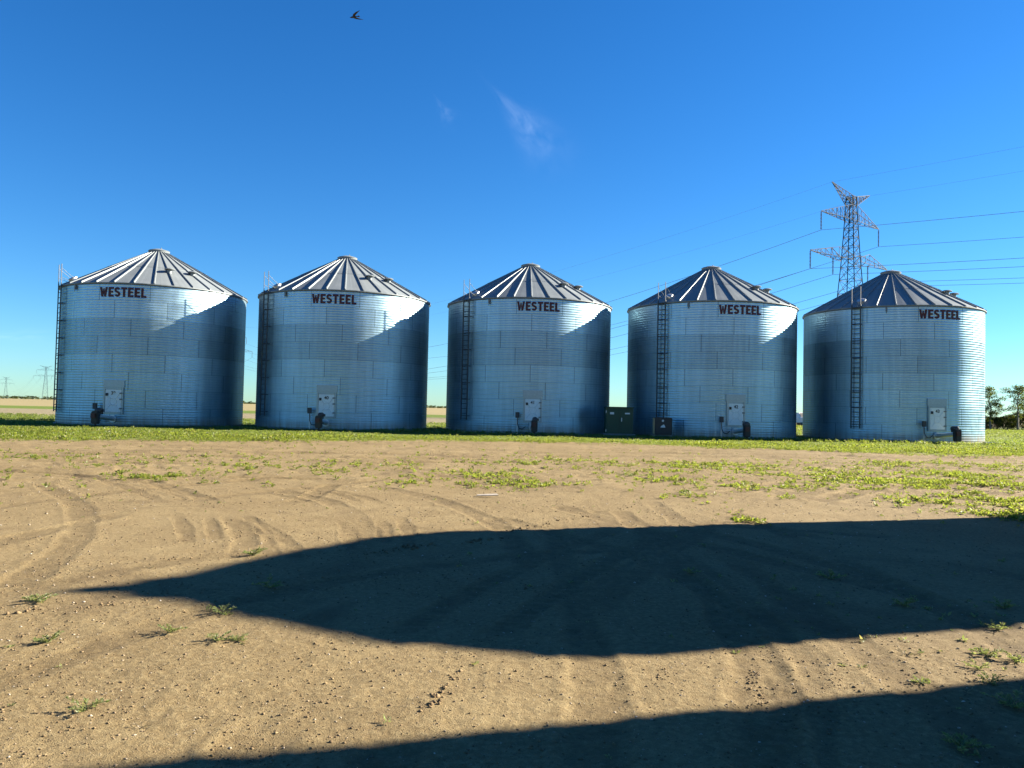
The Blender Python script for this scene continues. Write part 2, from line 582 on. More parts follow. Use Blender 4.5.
def steel_material(name, panels=True, tint=(0.345, 0.50, 0.585), rough=0.38, RAD=5.49, RING=1.04125, NP=12):
    m, t, out = new_mat(name)
    g = t.n('ShaderNodeTexCoord').outputs['Object']
    rnd = t.n('ShaderNodeObjectInfo').outputs['Random']
    sep = t.n('ShaderNodeSeparateXYZ', ins={0: g})
    ang = t.math('DIVIDE', t.math('ARCTAN2', sep.outputs[0], sep.outputs[1]), 2 * PI)   # -.5 .. .5
    shift = t.math('MULTIPLY', rnd, 37.0)
    cyl = t.n('ShaderNodeCombineXYZ', ins={0: t.math('MULTIPLY', ang, 34.0), 1: t.math('ADD', shift, 0.0), 2: sep.outputs[2]})
    spang = t.noise(g, 30, 3, 0.6)
    blot = t.noise(g, 1.1, 4, 0.6)
    stm = t.n('ShaderNodeMapping', ins={'Vector': cyl.outputs[0], 'Scale': (2.6, 1.0, 0.16)})
    streak = t.noise(stm.outputs[0], 1.5, 5, 0.65)
    k = t.mapr(spang, 0.3, 0.7, 0.94, 1.06)
    k = t.math('MULTIPLY', k, t.mapr(blot, 0.3, 0.7, 0.92, 1.06))
    k = t.math('MULTIPLY', k, t.mapr(streak, 0.35, 0.75, 1.05, 0.84))
    rg = t.mapr(blot, 0.3, 0.7, rough - 0.05, rough + 0.06)
    hgt = t.math('MULTIPLY', blot, 1.0)
    line = None
    if panels:
        zr = t.math('DIVIDE', sep.outputs[2], RING)
        ring = t.math('FLOOR', zr)
        zf = t.math('FRACT', zr)
        odd = t.math('MULTIPLY', t.math('MODULO', ring, 2.0), 0.5)
        pa = t.math('ADD', t.math('ADD', t.math('MULTIPLY', t.math('ADD', ang, 1.0), NP), odd), t.math('MULTIPLY', ring, 0.17))
        pan = t.math('FLOOR', pa)
        pf = t.math('FRACT', pa)
        wn = t.n('ShaderNodeTexWhiteNoise', noise_dimensions='3D')
        t.set(wn.inputs[0], t.n('ShaderNodeCombineXYZ', ins={0: ring, 1: t.math('MODULO', pan, float(NP)), 2: t.math('FLOOR', shift)}).outputs[0])
        k = t.math('MULTIPLY', k, t.mapr(wn.outputs[0], 0.0, 1.0, 0.91, 1.04))
        rtone = t.ramp(t.math('DIVIDE', ring, 8.0), [(0.0, (0.93,) * 3), (0.49, (0.97,) * 3), (0.5, (0.79,) * 3), (0.74, (0.79,) * 3), (0.745, (1.0,) * 3), (1.0, (1.0,) * 3)], 'CONSTANT')
        k = t.math('MULTIPLY', k, rtone)
        rg = t.math('ADD', rg, t.math('MULTIPLY', wn.outputs[0], 0.07))
        # laps between sheets
        lz = t.math('LESS_THAN', zf, 0.028)
        wpan = 2 * PI * RAD / NP
        lv = t.math('LESS_THAN', pf, 0.045 / wpan)
        line = t.math('MAXIMUM', t.math('MULTIPLY', lz, 0.55), lv)
        k = t.math('MULTIPLY', k, t.mapr(line, 0, 1, 1.0, 0.55))
        # each sheet bulges a little
        bul = t.math('MULTIPLY', t.math('SINE', t.math('MULTIPLY', pf, PI)), t.math('SINE', t.math('MULTIPLY', zf, PI)))
        hgt = t.math('ADD', hgt, t.math('MULTIPLY', bul, 0.5))
    col = t.mix(1.0, rgb(*tint), t.n('ShaderNodeCombineXYZ', ins={0: k, 1: k, 2: k}).outputs[0], 'MULTIPLY')
    metal = 0.88 if panels else 0.2
    if panels:
        splash = t.math('MULTIPLY', t.mapr(sep.outputs[2], 0.1, 0.75, 1.0, 0.0, True), t.mapr(streak, 0.35, 0.65, 0.35, 0.9))
        col = t.mix(splash, col, rgb(0.26, 0.21, 0.15))
        metal = t.mapr(splash, 0, 1, 0.88, 0.25)
    bp = t.n('ShaderNodeBump', ins={'Strength': 0.25, 'Distance': 0.012, 'Height': hgt})
    b = t.n('ShaderNodeBsdfPrincipled', ins={'Base Color': col, 'Roughness': rg, 'Metallic': metal, 'Specular Tint': rgb(0.22, 0.22, 0.22), 'Normal': bp.outputs[0]})
    t.set(out.inputs[0], b.outputs[0])
    return m


def leaf_material(name, c0, c1, trans=0.45, dry=None):
    m, t, out = new_mat(name)
    ri = t.n('ShaderNodeNewGeometry').outputs['Random Per Island']
    c = t.mix(ri, rgb(*c0), rgb(*c1))
    if dry:
        c = t.mix(t.math('GREATER_THAN', t.math('FRACT', t.math('MULTIPLY', ri, 17.3)), 0.86), c, rgb(*dry))
    d = t.n('ShaderNodeBsdfDiffuse', ins={'Color': c, 'Roughness': 0.6})
    tr = t.n('ShaderNodeBsdfTranslucent', ins={'Color': t.mix(0.4, c, rgb(0.30, 0.34, 0.03), 'ADD')})
    mx = t.n('ShaderNodeMixShader', ins={0: trans, 1: d.outputs[0], 2: tr.outputs[0]})
    gl_ = t.n('ShaderNodeBsdfGlossy', ins={'Color': rgb(0.5, 0.5, 0.5), 'Roughness': 0.5})
    m2 = t.n('ShaderNodeMixShader', ins={0: 0.05, 1: mx.outputs[0], 2: gl_.outputs[0]})
    t.set(out.inputs[0], m2.outputs[0])
    return m


M = {}
M['ground'] = ground_material()
M['wall'] = steel_material('galvanised_corrugated_sheet', True)
M['roof'] = steel_material('galvanised_roof_sheet', False, (0.185, 0.21, 0.222), 0.5)
M['small_wall'] = steel_material('galvanised_sheet_of_small_bins', True, (0.58, 0.60, 0.60), 0.45, RAD=2.44, NP=6)
M['galv'] = simple('galvanised_fittings', (0.50, 0.52, 0.53), 0.45, 0.8, 0.15, 12)
M['dull'] = simple('dull_galvanised', (0.16, 0.17, 0.18), 0.6, 0.6, 0.2, 12)
M['ladder'] = simple('weathered_ladder_steel', (0.05, 0.06, 0.068), 0.6, 0.3, 0.2, 12)
M['door'] = simple('pale_door_sheet', (0.6120, 0.6630, 0.6715), 0.55, 0.0, 0.10, 14)
M['door_frame'] = simple('door_frame_sheet', (0.26, 0.33, 0.37), 0.4, 0.8, 0.12, 10)
M['letter'] = simple('dark_red_lettering', (0.05, 0.004, 0.007), 0.6, 0, 0.15, 6)
M['ink'] = simple('black_marker', (0.02, 0.02, 0.022), 0.6, 0, 0.1, 20)
M['black'] = simple('black_paint', (0.012, 0.012, 0.014), 0.5, 0, 0.3, 16)
M['motor'] = simple('motor_grey_paint', (0.035, 0.035, 0.04), 0.45, 0.2, 0.3, 16)
M['red'] = simple('faded_red_cover', (0.05, 0.012, 0.011), 0.6, 0, 0.3, 12)
M['pale'] = simple('pale_paint', (0.6120, 0.6035, 0.5780), 0.55, 0, 0.1, 12)
M['scrap'] = simple('weathered_scrap', (0.2890, 0.2550, 0.2125), 0.8, 0, 0.3, 14)
M['tan'] = simple('tan_board', (0.3570, 0.2635, 0.1445), 0.8, 0, 0.2, 12)
M['wood'] = simple('weathered_wood', (0.2210, 0.1785, 0.1360), 0.85, 0, 0.25, 14)
M['concrete'] = simple('concrete', (0.1650, 0.1600, 0.1500), 0.9, 0, 0.15, 5, 0.3)
M['green_box'] = simple('dark_green_enamel', (0.004, 0.040, 0.017), 0.5, 0, 0.15, 5)
M['tower'] = simple('tower_steel', (0.013, 0.029, 0.050), 0.9, 0.0, 0.15, 2)
M['insul'] = simple('brown_glazed_insulator', (0.045, 0.03, 0.035), 0.35, 0, 0.1, 4)
M['wire'] = simple('dull_aluminium_wire', (0.16, 0.2, 0.27), 0.6, 0.3, 0.05, 1)
M['weed'] = leaf_material('weed_leaves', (0.0950, 0.1380, 0.0140), (0.1600, 0.1960, 0.0260), 0.5, (0.2240, 0.1840, 0.0720))
M['weed_near'] = leaf_material('near_weed_leaves', (0.1200, 0.1520, 0.0480), (0.2240, 0.2480, 0.1040), 0.42, (0.2400, 0.2000, 0.0880))
M['dry'] = leaf_material('dry_stalks', (0.1920, 0.1440, 0.0800), (0.3040, 0.2400, 0.1440), 0.2)
M['grassblade'] = leaf_material('grass_blades', (0.0620, 0.1050, 0.0112), (0.1178, 0.1540, 0.0300), 0.5, (0.2046, 0.2030, 0.0750))
M['tree_leaf'] = leaf_material('tree_leaves', (0.0238, 0.0442, 0.0082), (0.0578, 0.0816, 0.0150), 0.35)
M['bush_leaf'] = leaf_material('bush_leaves', (0.0300, 0.0450, 0.0090), (0.0638, 0.0750, 0.0165), 0.3)
M['bark'] = simple('grey_bark', (0.14, 0.12, 0.10), 0.9, 0, 0.3, 6, 0.5)
M['wood_far'] = leaf_material('far_wood_leaves', (0.0280, 0.0440, 0.0240), (0.0480, 0.0640, 0.0320), 0.2)


def island_mat(name, stops, rough=0.9):
    m, t, out = new_mat(name)
    ri = t.n('ShaderNodeNewGeometry').outputs['Random Per Island']
    g = t.n('ShaderNodeNewGeometry').outputs['Position']
    c = t.ramp(ri, stops)
    k = t.mapr(t.noise(g, 150, 4), 0.3, 0.7, 0.8, 1.15)
    c = t.mix(1.0, c, t.n('ShaderNodeCombineXYZ', ins={0: k, 1: k, 2: k}).outputs[0], 'MULTIPLY')
    b = t.n('ShaderNodeBsdfPrincipled', ins={'Base Color': c, 'Roughness': rough, 'Specular IOR Level': 0.2})
    t.set(out.inputs[0], b.outputs[0])
    return m


M['stones'] = island_mat('field_stones', [(0, (0.0880, 0.0616, 0.0352)), (0.45, (0.1440, 0.1024, 0.0608)), (0.8, (0.2000, 0.1560, 0.1040)), (0.95, (0.2880, 0.2480, 0.1920)), (1, (0.4000, 0.3680, 0.3200))])
M['clods'] = island_mat('earth_clods', [(0, (0.0880, 0.0616, 0.0336)), (0.5, (0.1320, 0.0928, 0.0496)), (1, (0.1840, 0.1320, 0.0720))], 0.95)


# ------------------------------------------------------------------ ground: one sheet to the horizon
def build_ground():
    az = np.concatenate([np.arange(-180, -50, 6.5), np.arange(-50, 50, 0.14), np.arange(50, 180, 6.5)])
    az = np.radians(az)
    r = np.concatenate([np.geomspace(0.25, 2.2, 10)[:-1], np.exp(np.arange(math.log(2.2), math.log(46), 0.0062)),
                        np.geomspace(46.5, 9000, 90)])
    A, Rr = np.meshgrid(az, r)
    x, y = Rr * np.sin(A), Rr * np.cos(A)
    nr, na = x.shape
    xf, yf = x.ravel(), y.ravel()
    z, tr = heights(xf, yf, True)
    gm = grass_mask(xf, yf)
    V = np.stack([xf, yf, z], 1)
    V = np.vstack([V, [[0, 0, 0]]])
    i = np.arange(nr - 1)[:, None] * na + np.arange(na)[None, :]
    j = np.arange(nr - 1)[:, None] * na + (np.arange(na)[None, :] + 1) % na
    F = np.stack([i, j, j + na, i + na], -1).reshape(-1, 4)[:, ::-1]
    o = np_mesh('ground', V, F, M['ground'], smooth=True)
    me = o.data
    # close the middle under the viewer
    for nm, arr in (('track', tr), ('grass', gm)):
        at = me.attributes.new(nm, 'FLOAT', 'POINT')
        at.data.foreach_set('value', np.concatenate([arr, [0]]).astype(np.float32))
    bm = bmesh.new()
    bm.from_mesh(me)
    bm.verts.ensure_lookup_table()
    c = bm.verts[len(V) - 1]
    for k in range(na):
        f = bm.faces.new((c, bm.verts[(k + 1) % na], bm.verts[k]))
        f.smooth = True
    bm.to_mesh(me)
    bm.free()
    tag(o, kind='structure')
    return o


build_ground()


# ------------------------------------------------------------------ grain bins
RB, HE, HP, RO = 5.49, 8.33, 11.43, 5.58


def azv(az):
    a = R_(az)
    return Vector((math.sin(a), math.cos(a), 0))


def corrugated(R, H, mat, parent, seg=160, pitch=0.1487, amp=0.0085):
    n = int(round(H / pitch)) * 4
    zz = np.linspace(0, H, n + 1)
    rr = R + amp * np.cos(np.arange(n + 1) * PI / 2)
    th = np.linspace(0, 2 * PI, seg, endpoint=False)
    V = np.stack([rr[:, None] * np.cos(th)[None], rr[:, None] * np.sin(th)[None], np.repeat(zz[:, None], seg, 1)], -1).reshape(-1, 3)
    i = np.arange(n)[:, None] * seg + np.arange(seg)[None]
    j = np.arange(n)[:, None] * seg + (np.arange(seg)[None] + 1) % seg
    F = np.stack([i, j, j + seg, i + seg], -1).reshape(-1, 4)
    return np_mesh('wall', V, F, mat, parent, smooth=True)


def roof_mesh(Rout, He, Hp, nrib, rcap, parent, rib_h=0.085, rib_w=0.045):
    """folded steel roof: flat wedge panels with raised standing ribs and a lap half way up"""
    slope = (Hp - He) / Rout
    levels = [(Rout, 0.0), (Rout * 0.56, 0.0), (Rout * 0.56, 0.014), (rcap, 0.014)]
    V, F = [], []
    nrm = Vector((0, 0, 1))
    per = 6
    for (r, lift) in levels:
        for k in range(nrib):
            a = 2 * PI * k / nrib
            for (w_, h_) in ((-rib_w, 0), (-rib_w * .55, rib_h), (rib_w * .55, rib_h), (rib_w, 0), (None, 0), (None, 1)):
                if w_ is None:
                    aa = a + 2 * PI / nrib * (1 / 3 if h_ == 0 else 2 / 3)
                    h_ = 0
                    rr = r * (math.cos(PI / nrib) / max(math.cos(PI / nrib - 2 * PI / nrib / 3), 1e-6)) if False else r
                else:
                    aa = a + (w_ * min(1.0, 0.35 + r / Rout)) / r
                    rr = r
                z = He + (Rout - rr) * slope + h_ * min(1.0, 0.45 + r / Rout) + lift
                V.append((rr * math.sin(aa), rr * math.cos(aa), z))
    n = nrib * per
    for L in range(len(levels) - 1):
        for k in range(n):
            j = (k + 1) % n
            F.append((L * n + k, L * n + j, (L + 1) * n + j, (L + 1) * n + k))
    # closed rib ends and a short drip edge under the eave
    base = len(V)
    for k in range(n):
        x, y, z = V[k]
        V.append((x, y, He - 0.05))
    for k in range(n):
        j = (k + 1) % n
        F.append((base + k, base + j, j, k))
    b2 = len(V)
    for k in range(n):
        x, y, z = V[base + k]
        s = (Rout - 0.14) / Rout
        V.append((x * s, y * s, He - 0.045))
    for k in range(n):
        j = (k + 1) % n
        F.append((b2 + k, b2 + j, base + j, base + k))
    mb = MB()
    mb.add(V, F)
    return mb.build('roof', M['roof'], parent)


def wall_frame(az, R, z):
    """matrix: x to the viewer's right along the wall, y outwards, z up"""
    n = azv(az)
    t = Vector((-n.y, n.x, 0))
    Mx = Matrix((( -t.x if False else t.x, n.x, 0, n.x * R), (t.y, n.y, 0, n.y * R), (0, 0, 1, z), (0, 0, 0, 1)))
    return Mx


def make_ladder(parent, R, He, az, z0, off=0.20):
    n = azv(az)
    t = Vector((-n.y, n.x, 0))
    P = lambda s, o, z: n * (R + o) + t * s + Vector((0, 0, z))
    hw = 0.27
    top = He + 0.12
    mb = MB()
    for s in (-hw, hw):
        mb.box(P(s, off, (z0 + top) / 2), (0.075, 0.05, top - z0), Matrix.Rotation(-R_(az), 3, 'Z'))
    z = z0 + 0.1
    while z < top:
        mb.tube(P(-hw, off, z), P(hw, off, z), 0.022, 5)
        z += 0.305
    for z in np.arange(z0 + 0.25, He, 1.04):
        for s in (-hw, hw):
            mb.tube(P(s, -0.01, z), P(s, off, z), 0.022, 5)
        mb.tube(P(-hw, off, z), P(hw, off, z), 0.022, 5)
    mb.build('ladder', M['ladder'], parent)
    hb = MB()
    for s in (-hw, hw):
        hb.tube(P(s, off + .01, top), P(s, off + .01, He + 1.25), 0.022, 6)
        hb.tube(P(s, off + .01, He + 1.0), P(s, -0.55, He + 0.42), 0.013, 5)
        hb.tube(P(s, off + .01, He + 0.45), P(s, -0.25, He + 0.27), 0.013, 5)
    hb.build('handrail', M['dull'], parent)


def letters(parent):
    """bold block capitals bent round the wall"""
    H, S = 0.56, 0.135
    glyph = {}
    Wd = 0.47
    glyph['W'] = (Wd, [[(0, H), (.125, H), (.17, .22), (.205, H * .86), (.265, H * .86), (.30, .22), (.345, H), (Wd, H), (.375, 0), (.27, 0), (.235, .30), (.20, 0), (.095, 0)][::-1]])
    E_ = 0.30
    glyph['E'] = (E_, [[(0, 0), (E_, 0), (E_, .115), (.13, .115), (.13, .225), (.265, .225), (.265, .335), (.13, .335), (.13, H - .115), (E_, H - .115), (E_, H), (0, H)]])
    glyph['T'] = (0.33, [[(.10, 0), (.23, 0), (.23, H - .115), (.33, H - .115), (.33, H), (0, H), (0, H - .115), (.10, H - .115)]])
    glyph['L'] = (0.285, [[(0, 0), (.285, 0), (.285, .115), (.13, .115), (.13, H), (0, H)]])
    # S as a thick stroke
    cx, r, hwid = 0.16, 0.105, 0.06
    pts = []
    cyt, cyb = H - r - hwid, r + hwid
    for a in np.linspace(20, 270, 15):
        pts.append((cx + r * math.cos(R_(a)), cyt + (r * .98) * math.sin(R_(a))))
    for a in np.linspace(90, -160, 15):
        pts.append((cx + r * math.cos(R_(a)), cyb + (r * .98) * math.sin(R_(a))))
    left, right = [], []
    for i, p in enumerate(pts):
        q0, q1 = pts[max(i - 1, 0)], pts[min(i + 1, len(pts) - 1)]
        tx, tz = q1[0] - q0[0], q1[1] - q0[1]
        l = math.hypot(tx, tz) + 1e-9
        left.append((p[0] - tz / l * hwid, p[1] + tx / l * hwid))
        right.append((p[0] + tz / l * hwid, p[1] - tx / l * hwid))
    glyph['S'] = (0.32, [[left[i], left[i + 1], right[i + 1], right[i]] for i in range(len(pts) - 1)])
    word, gap = 'WESTEEL', 0.048
    total = sum(glyph[c][0] for c in word) + gap * (len(word) - 1)
    x = -total / 2
    z0 = 7.50
    sx = 1.02
    mb = MB()

    def fn(px, pz, dep):
        a = R_(175.4) - (px * sx) / RB
        r_ = RB + dep
        return Vector((r_ * math.sin(a), r_ * math.cos(a), z0 + pz))
    for c in word:
        wd, polys = glyph[c]
        for poly in polys:
            mb.prism([(x + a, b) for a, b in poly], 0.003, 0.022, fn)
        x += wd + gap
    mb.build('lettering', M['letter'], parent)


def text_mesh(txt, size, name, mat, parent, Mx, depth=0.003):
    cu = bpy.data.curves.new('t', 'FONT')
    cu.body = txt
    cu.size = size
    cu.align_x = 'CENTER'
    cu.extrude = depth
    cu.offset = size * 0.03
    ob = bpy.data.objects.new('t', cu)
    COL.objects.link(ob)
    dg = bpy.context.evaluated_depsgraph_get()
    me = bpy.data.meshes.new_from_object(ob.evaluated_get(dg))
    me.transform(Mx)
    me.materials.clear()
    me.materials.append(mat)
    me.name = name
    bpy.data.objects.remove(ob)
    return link(bpy.data.objects.new(name, me), parent)


def make_big_bin():
    root = thing('grain_bin', 'x', 'grain bin', group='big galvanised grain bins in a row')
    corrugated(RB, HE, M['wall'], root)
    roof_mesh(RO, HE, HP, 32, 0.55, root)
    cap = MB()
    zc = HE + (RO - 0.62) * (HP - HE) / RO
    cap.lathe([(0.63, zc - 0.02), (0.64, zc + 0.13), (0.66, zc + 0.16), (0.60, zc + 0.20), (0.30, zc + 0.29), (0.06, zc + 0.32)], 32)
    cap.tube((0.12, 0.05, zc + 0.3), (0.12, 0.05, zc + 0.42), 0.03)
    cap.build('roof_cap', M['roof'], root, smooth=True)
    fd = MB()
    fd.lathe([(RB + 0.10, 0.0), (RB + 0.10, 0.05), (RB + 0.03, 0.07)], 64, cap=False)
    fd.build('foundation', M['concrete'], root)
    # eave ring
    er = MB()
    er.lathe([(RB - .02, HE - .10), (RB + .03, HE - .10), (RB + .04, HE - .055), (RB - .02, HE - 0.055)], 96, cap=False)
    er.build('eave_ring', M['dull'], root)
    make_ladder(root, RB, HE, 225.5, 0.75)
    slope = (HP - HE) / RO

    def on_roof(az, r, up):
        n = azv(az)
        return n * r + Vector((0, 0, HE + (RO - r) * slope + up))
    hb = MB()
    p = on_roof(225, 4.95, 0.0)
    tilt = Matrix.Translation(p) @ (Vector((azv(225).x * slope, azv(225).y * slope, 1)).to_track_quat('Z', 'Y').to_matrix().to_4x4())
    hb.lathe([(0.25, -0.05), (0.25, 0.12), (0.28, 0.13), (0.28, 0.16), (0.17, 0.21), (0.03, 0.23)], 20, tilt)
    hb.build('roof_hatch', M['galv'], root, smooth=True)
    for az in (146, 124):
        vb = MB()
        p = on_roof(az, 3.75, -0.05)
        n = azv(az)
        vb.lathe([(0.13, 0.0), (0.13, 0.27), (0.30, 0.24), (0.31, 0.27), (0.22, 0.33), (0.05, 0.36)], 16, Matrix.Translation(p))
        vb.build('roof_vent', M['roof'], root, smooth=True)
    gb = MB()
    n = azv(208)
    q = Matrix.Rotation(-R_(208), 4, 'Z').to_3x3()
    gb.box(n * (RB + .06) + Vector((0, 0, HE - 0.24)), (0.10, 0.10, 0.26), q)
    gb.tube(n * (RB + .1) + Vector((0, 0, HE - .37)), n * (RB + .1) + Vector((0, 0, HE - .5)), 0.02)
    gb.build('level_gauge', M['dull'], root)
    letters(root)
    # access door
    F = wall_frame(178, RB, 0)

    def T(x, o, z):
        return F @ Vector((-x, o, z)) if False else F @ Vector((x, o, z))
    F3 = F.to_3x3()
    fr = MB()
    # frame: four rails proud of the wall, wide top flashing
    W2, zb, zt = 0.47, 0.80, 2.12
    for (x, z, sx, sz) in ((-W2 - .05, (zb + zt) / 2, .10, zt - zb + .2), (W2 + .05, (zb + zt) / 2, .10, zt - zb + .2),
                           (0, zb - .05, 2 * W2, .10), (0, zt + .05, 2 * W2, .10)):
        fr.box(F @ Vector((x, 0.035, z)), (sx, 0.12, sz), F3)
    fr.box(F @ Vector((0, 0.0, zt + .32)), (2 * W2 + .26, 0.10, .42), F3)
    door_frame = fr.build('door_frame', M['door_frame'], root, bevel=0.012)
    dr = MB()
    dr.box(F @ Vector((0.0, 0.055, (zb + zt) / 2)), (2 * W2 - .02, 0.06, zt - zb - .02), F3)
    leaf = dr.build('access_door', M['door'], root, bevel=0.015)
    xr = MB()
    zc = (zb + zt) / 2 - 0.05
    for sx in (-1, 1):
        for sz in (-1, 1):
            xr.tube(F @ Vector((sx * .36, .092, zc + sz * .46)), F @ Vector((sx * .15, .092, zc + sz * .18)), 0.022, 6)
    ring = [F @ Vector((.20 * math.cos(a), .092, zc + .20 * math.sin(a))) for a in np.linspace(0, 2 * PI, 17)]
    xr.path(ring, 0.02, 6)
    xr.build('pressed_ribs', M['door'], leaf)
    for z in (zb + .22, zb + .75, zt - .22):
        hg = MB()
        hg.box(F @ Vector((W2 - .02, .10, z)), (0.16, .05, .07), F3)
        hg.build('hinge', M['dull'], leaf)
    lt = MB()
    lt.box(F @ Vector((-W2 + .12, .105, zt - .30)), (0.13, .06, .16), F3)
    lt.build('latch', M['ink'], leaf)
    # unloading auger: tube out of the wall with the drive on its end
    au = MB()
    au.tube(F @ Vector((0.0, -0.05, 0.42)), F @ Vector((0.0, 2.1, 0.58)), 0.13, 16)
    au.lathe([(0.22, -0.02), (0.22, 0.03)], 20, F @ Matrix.Translation((0, 0.04, 0.42)) @ Matrix.Rotation(-PI / 2, 4, 'X'))
    auger = au.build('unloading_auger', M['galv'], root, smooth=True)
    g2 = MB()
    g2.box(F @ Vector((0, 2.05, 0.52)), (0.36, 0.34, 0.70), F3)
    g2.box(F @ Vector((0, 2.05, 0.12)), (0.12, 0.12, 0.26), F3)
    g2.build('belt_guard', M['black'], auger, bevel=0.04)
    mo = MB()
    mo.lathe([(0.05, -.05), (0.15, 0), (0.155, 0.06), (0.155, 0.40), (0.14, 0.44), (0.08, 0.47)], 16,
             F @ Matrix.Translation((0.05, 1.70, 0.90)) @ Matrix.Rotation(PI / 2, 4, 'X') @ Matrix.Translation((0, 0, -.25)))
    mo.box(F @ Vector((0.05, 1.72, 0.74)), (0.24, .34, .10), F3)
    mo.box(F @ Vector((0.22, 1.72, 0.90)), (0.12, .16, .14), F3)
    mo.build('motor', M['motor'], auger, smooth=True)
    cv = MB()
    cv.box(F @ Vector((-0.04, 2.26, 0.62)), (0.26, 0.08, 0.26), F3)
    cv.build('drive_cover', M['red'], auger, bevel=0.02)
    return root, leaf, F


BINS = [(-23.195, 50.889), (-11.109, 51.827), (1.086, 53.168), (13.274, 52.66), (25.438, 52.788)]
BLAB = ['leftmost big corrugated steel grain bin, ladder standing out against the sky on its left edge',
        'second big corrugated steel grain bin from the left, without any cabinet at its foot',
        'middle one of five big steel grain bins, dark green cabinet standing off its right side',
        'fourth big steel grain bin from the left, black box at its ladder foot',
        'rightmost big corrugated steel grain bin, in front of the tall lattice pylon']
proto, leaf0, FDOOR = make_big_bin()
roots = []
for i, (x, y) in enumerate(BINS):
    o = proto if i == 0 else copy_tree(proto)
    o.location = (x, y, 0)
    o['label'] = BLAB[i]
    roots.append(o)
NUM = ['39', '40', '41', '42', '43']
for i, o in enumerate(roots):
    lf = [c for c in o.children if c.name.split('.')[0] == 'access_door'][0]
    Mx = FDOOR @ Matrix(((1, 0, 0, 0), (0, 0, 1, 0.088), (0, 1, 0, 1.82), (0, 0, 0, 1)))
    text_mesh(NUM[i], 0.26, 'painted_number', M['ink'], lf, Mx)

# small switch posts beside each unloading auger
sp = thing('switch_post', 'x', 'switch post', group='switch posts by the bin augers')
b = MB()
b.box((0, 0, 0.62), (0.07, 0.07, 1.24))
b.build('post', M['galv'], sp)
b = MB()
b.box((0, -0.07, 1.13), (0.24, 0.12, 0.34))
b.tube((0.09, -0.15, 1.2), (0.09, -0.09, 1.2), 0.03)
b.build('switch_box', M['motor'], sp, bevel=0.015)
b = MB()
b.path([Vector((0, -0.06, 0.96)), Vector((0.02, -0.08, 0.55)), Vector((0.12, -0.12, 0.33)), Vector((0.32, -0.10, 0.30)), Vector((0.50, -0.08, 0.45))], 0.022, 6)
b.build('cable', M['black'], sp)
SPL = ['thin switch post beside the auger of the leftmost bin', 'thin switch post under the door of the second bin from the left',
       'thin switch post left of the door of the middle bin', 'thin switch post with curved cable at the fourth bin from the left',
       'thin switch post left of the auger of the rightmost bin']
for i, (x, y) in enumerate(BINS):
    o = sp if i == 0 else copy_tree(sp)
    o.location = (x - 0.72, y - 5.72, 0)
    o['label'] = SPL[i]


# two narrow bins by the yard whose shadows lie across the soil
def make_small_bin(label, x, y):
    R, He, Hp = 2.44, 6.0, 7.54
    root = thing('storage_bin', label, 'grain bin', (x, y, 0), group='narrow bins beside the yard')
    corrugated(R, He, M['small_wall'], root, 96)
    roof_mesh(R + .06, He, Hp, 16, 0.32, root)
    cp = MB()
    z = He + (R + .06 - .36) * (Hp - He) / (R + .06)
    cp.lathe([(0.36, z - .02), (0.37, z + .14), (0.20, z + .22), (0.12, z + 0.26), (0.10, z + 0.42), (0.02, z + .46)], 20)
    cp.build('roof_cap', M['roof'], root, smooth=True)
    make_ladder(root, R, He, 73, 0.6)
    f = MB()
    f.lathe([(R + .15, 0.0), (R + .15, 0.09), (R + .04, 0.11)], 48, cap=False)
    f.build('foundation', M['concrete'], root)
    return root


make_small_bin('narrow steel bin with cone roof right of the yard, farther of two', 13.25, 11.2)
make_small_bin('narrow steel bin with cone roof right of the yard, nearer of two', 12.25, 4.86)

# ------------------------------------------------------------------ cabinets between the bins
g = thing('electrical_cabinet', 'dark green metal cabinet with pale stickers standing between two grain bins', 'cabinet', (6.62, 48.4, 0))
b = MB()
b.box((0, 0, 0.06), (1.9, 1.35, 0.12))
b.build('concrete_pad', M['concrete'], g, bevel=0.02)
b = MB()
b.box((0, 0.1, 0.90), (1.66, 1.0, 1.56))
b.build('body', M['green_box'], g, bevel=0.02)
b = MB()
b.box((0, 0.06, 1.72), (1.74, 1.14, 0.08))
b.build('lid', M['green_box'], g, bevel=0.02)
for s in (-1, 1):
    b = MB()
    b.box((s * 0.415, -0.415, 0.88), (0.80, 0.03, 1.42))
    d = b.build('door', M['green_box'], g, bevel=0.01)
    b = MB()
    b.box((s * 0.47, -0.436, 1.36), (0.30 if s > 0 else .24, 0.006, 0.09 if s > 0 else .13))
    b.build('sticker', M['pale'], d)
b = MB()
b.box((0.12, -0.45, 0.98), (0.05, 0.05, 0.24))
b.build('handle', M['pale'], g, bevel=0.01)
for z in (0.3, 1.45):
    b = MB()
    b.tube((-0.83, -0.42, z - .07), (-0.83, -0.42, z + .07), 0.035, 8)
    b.build('hinge', M['galv'], g)

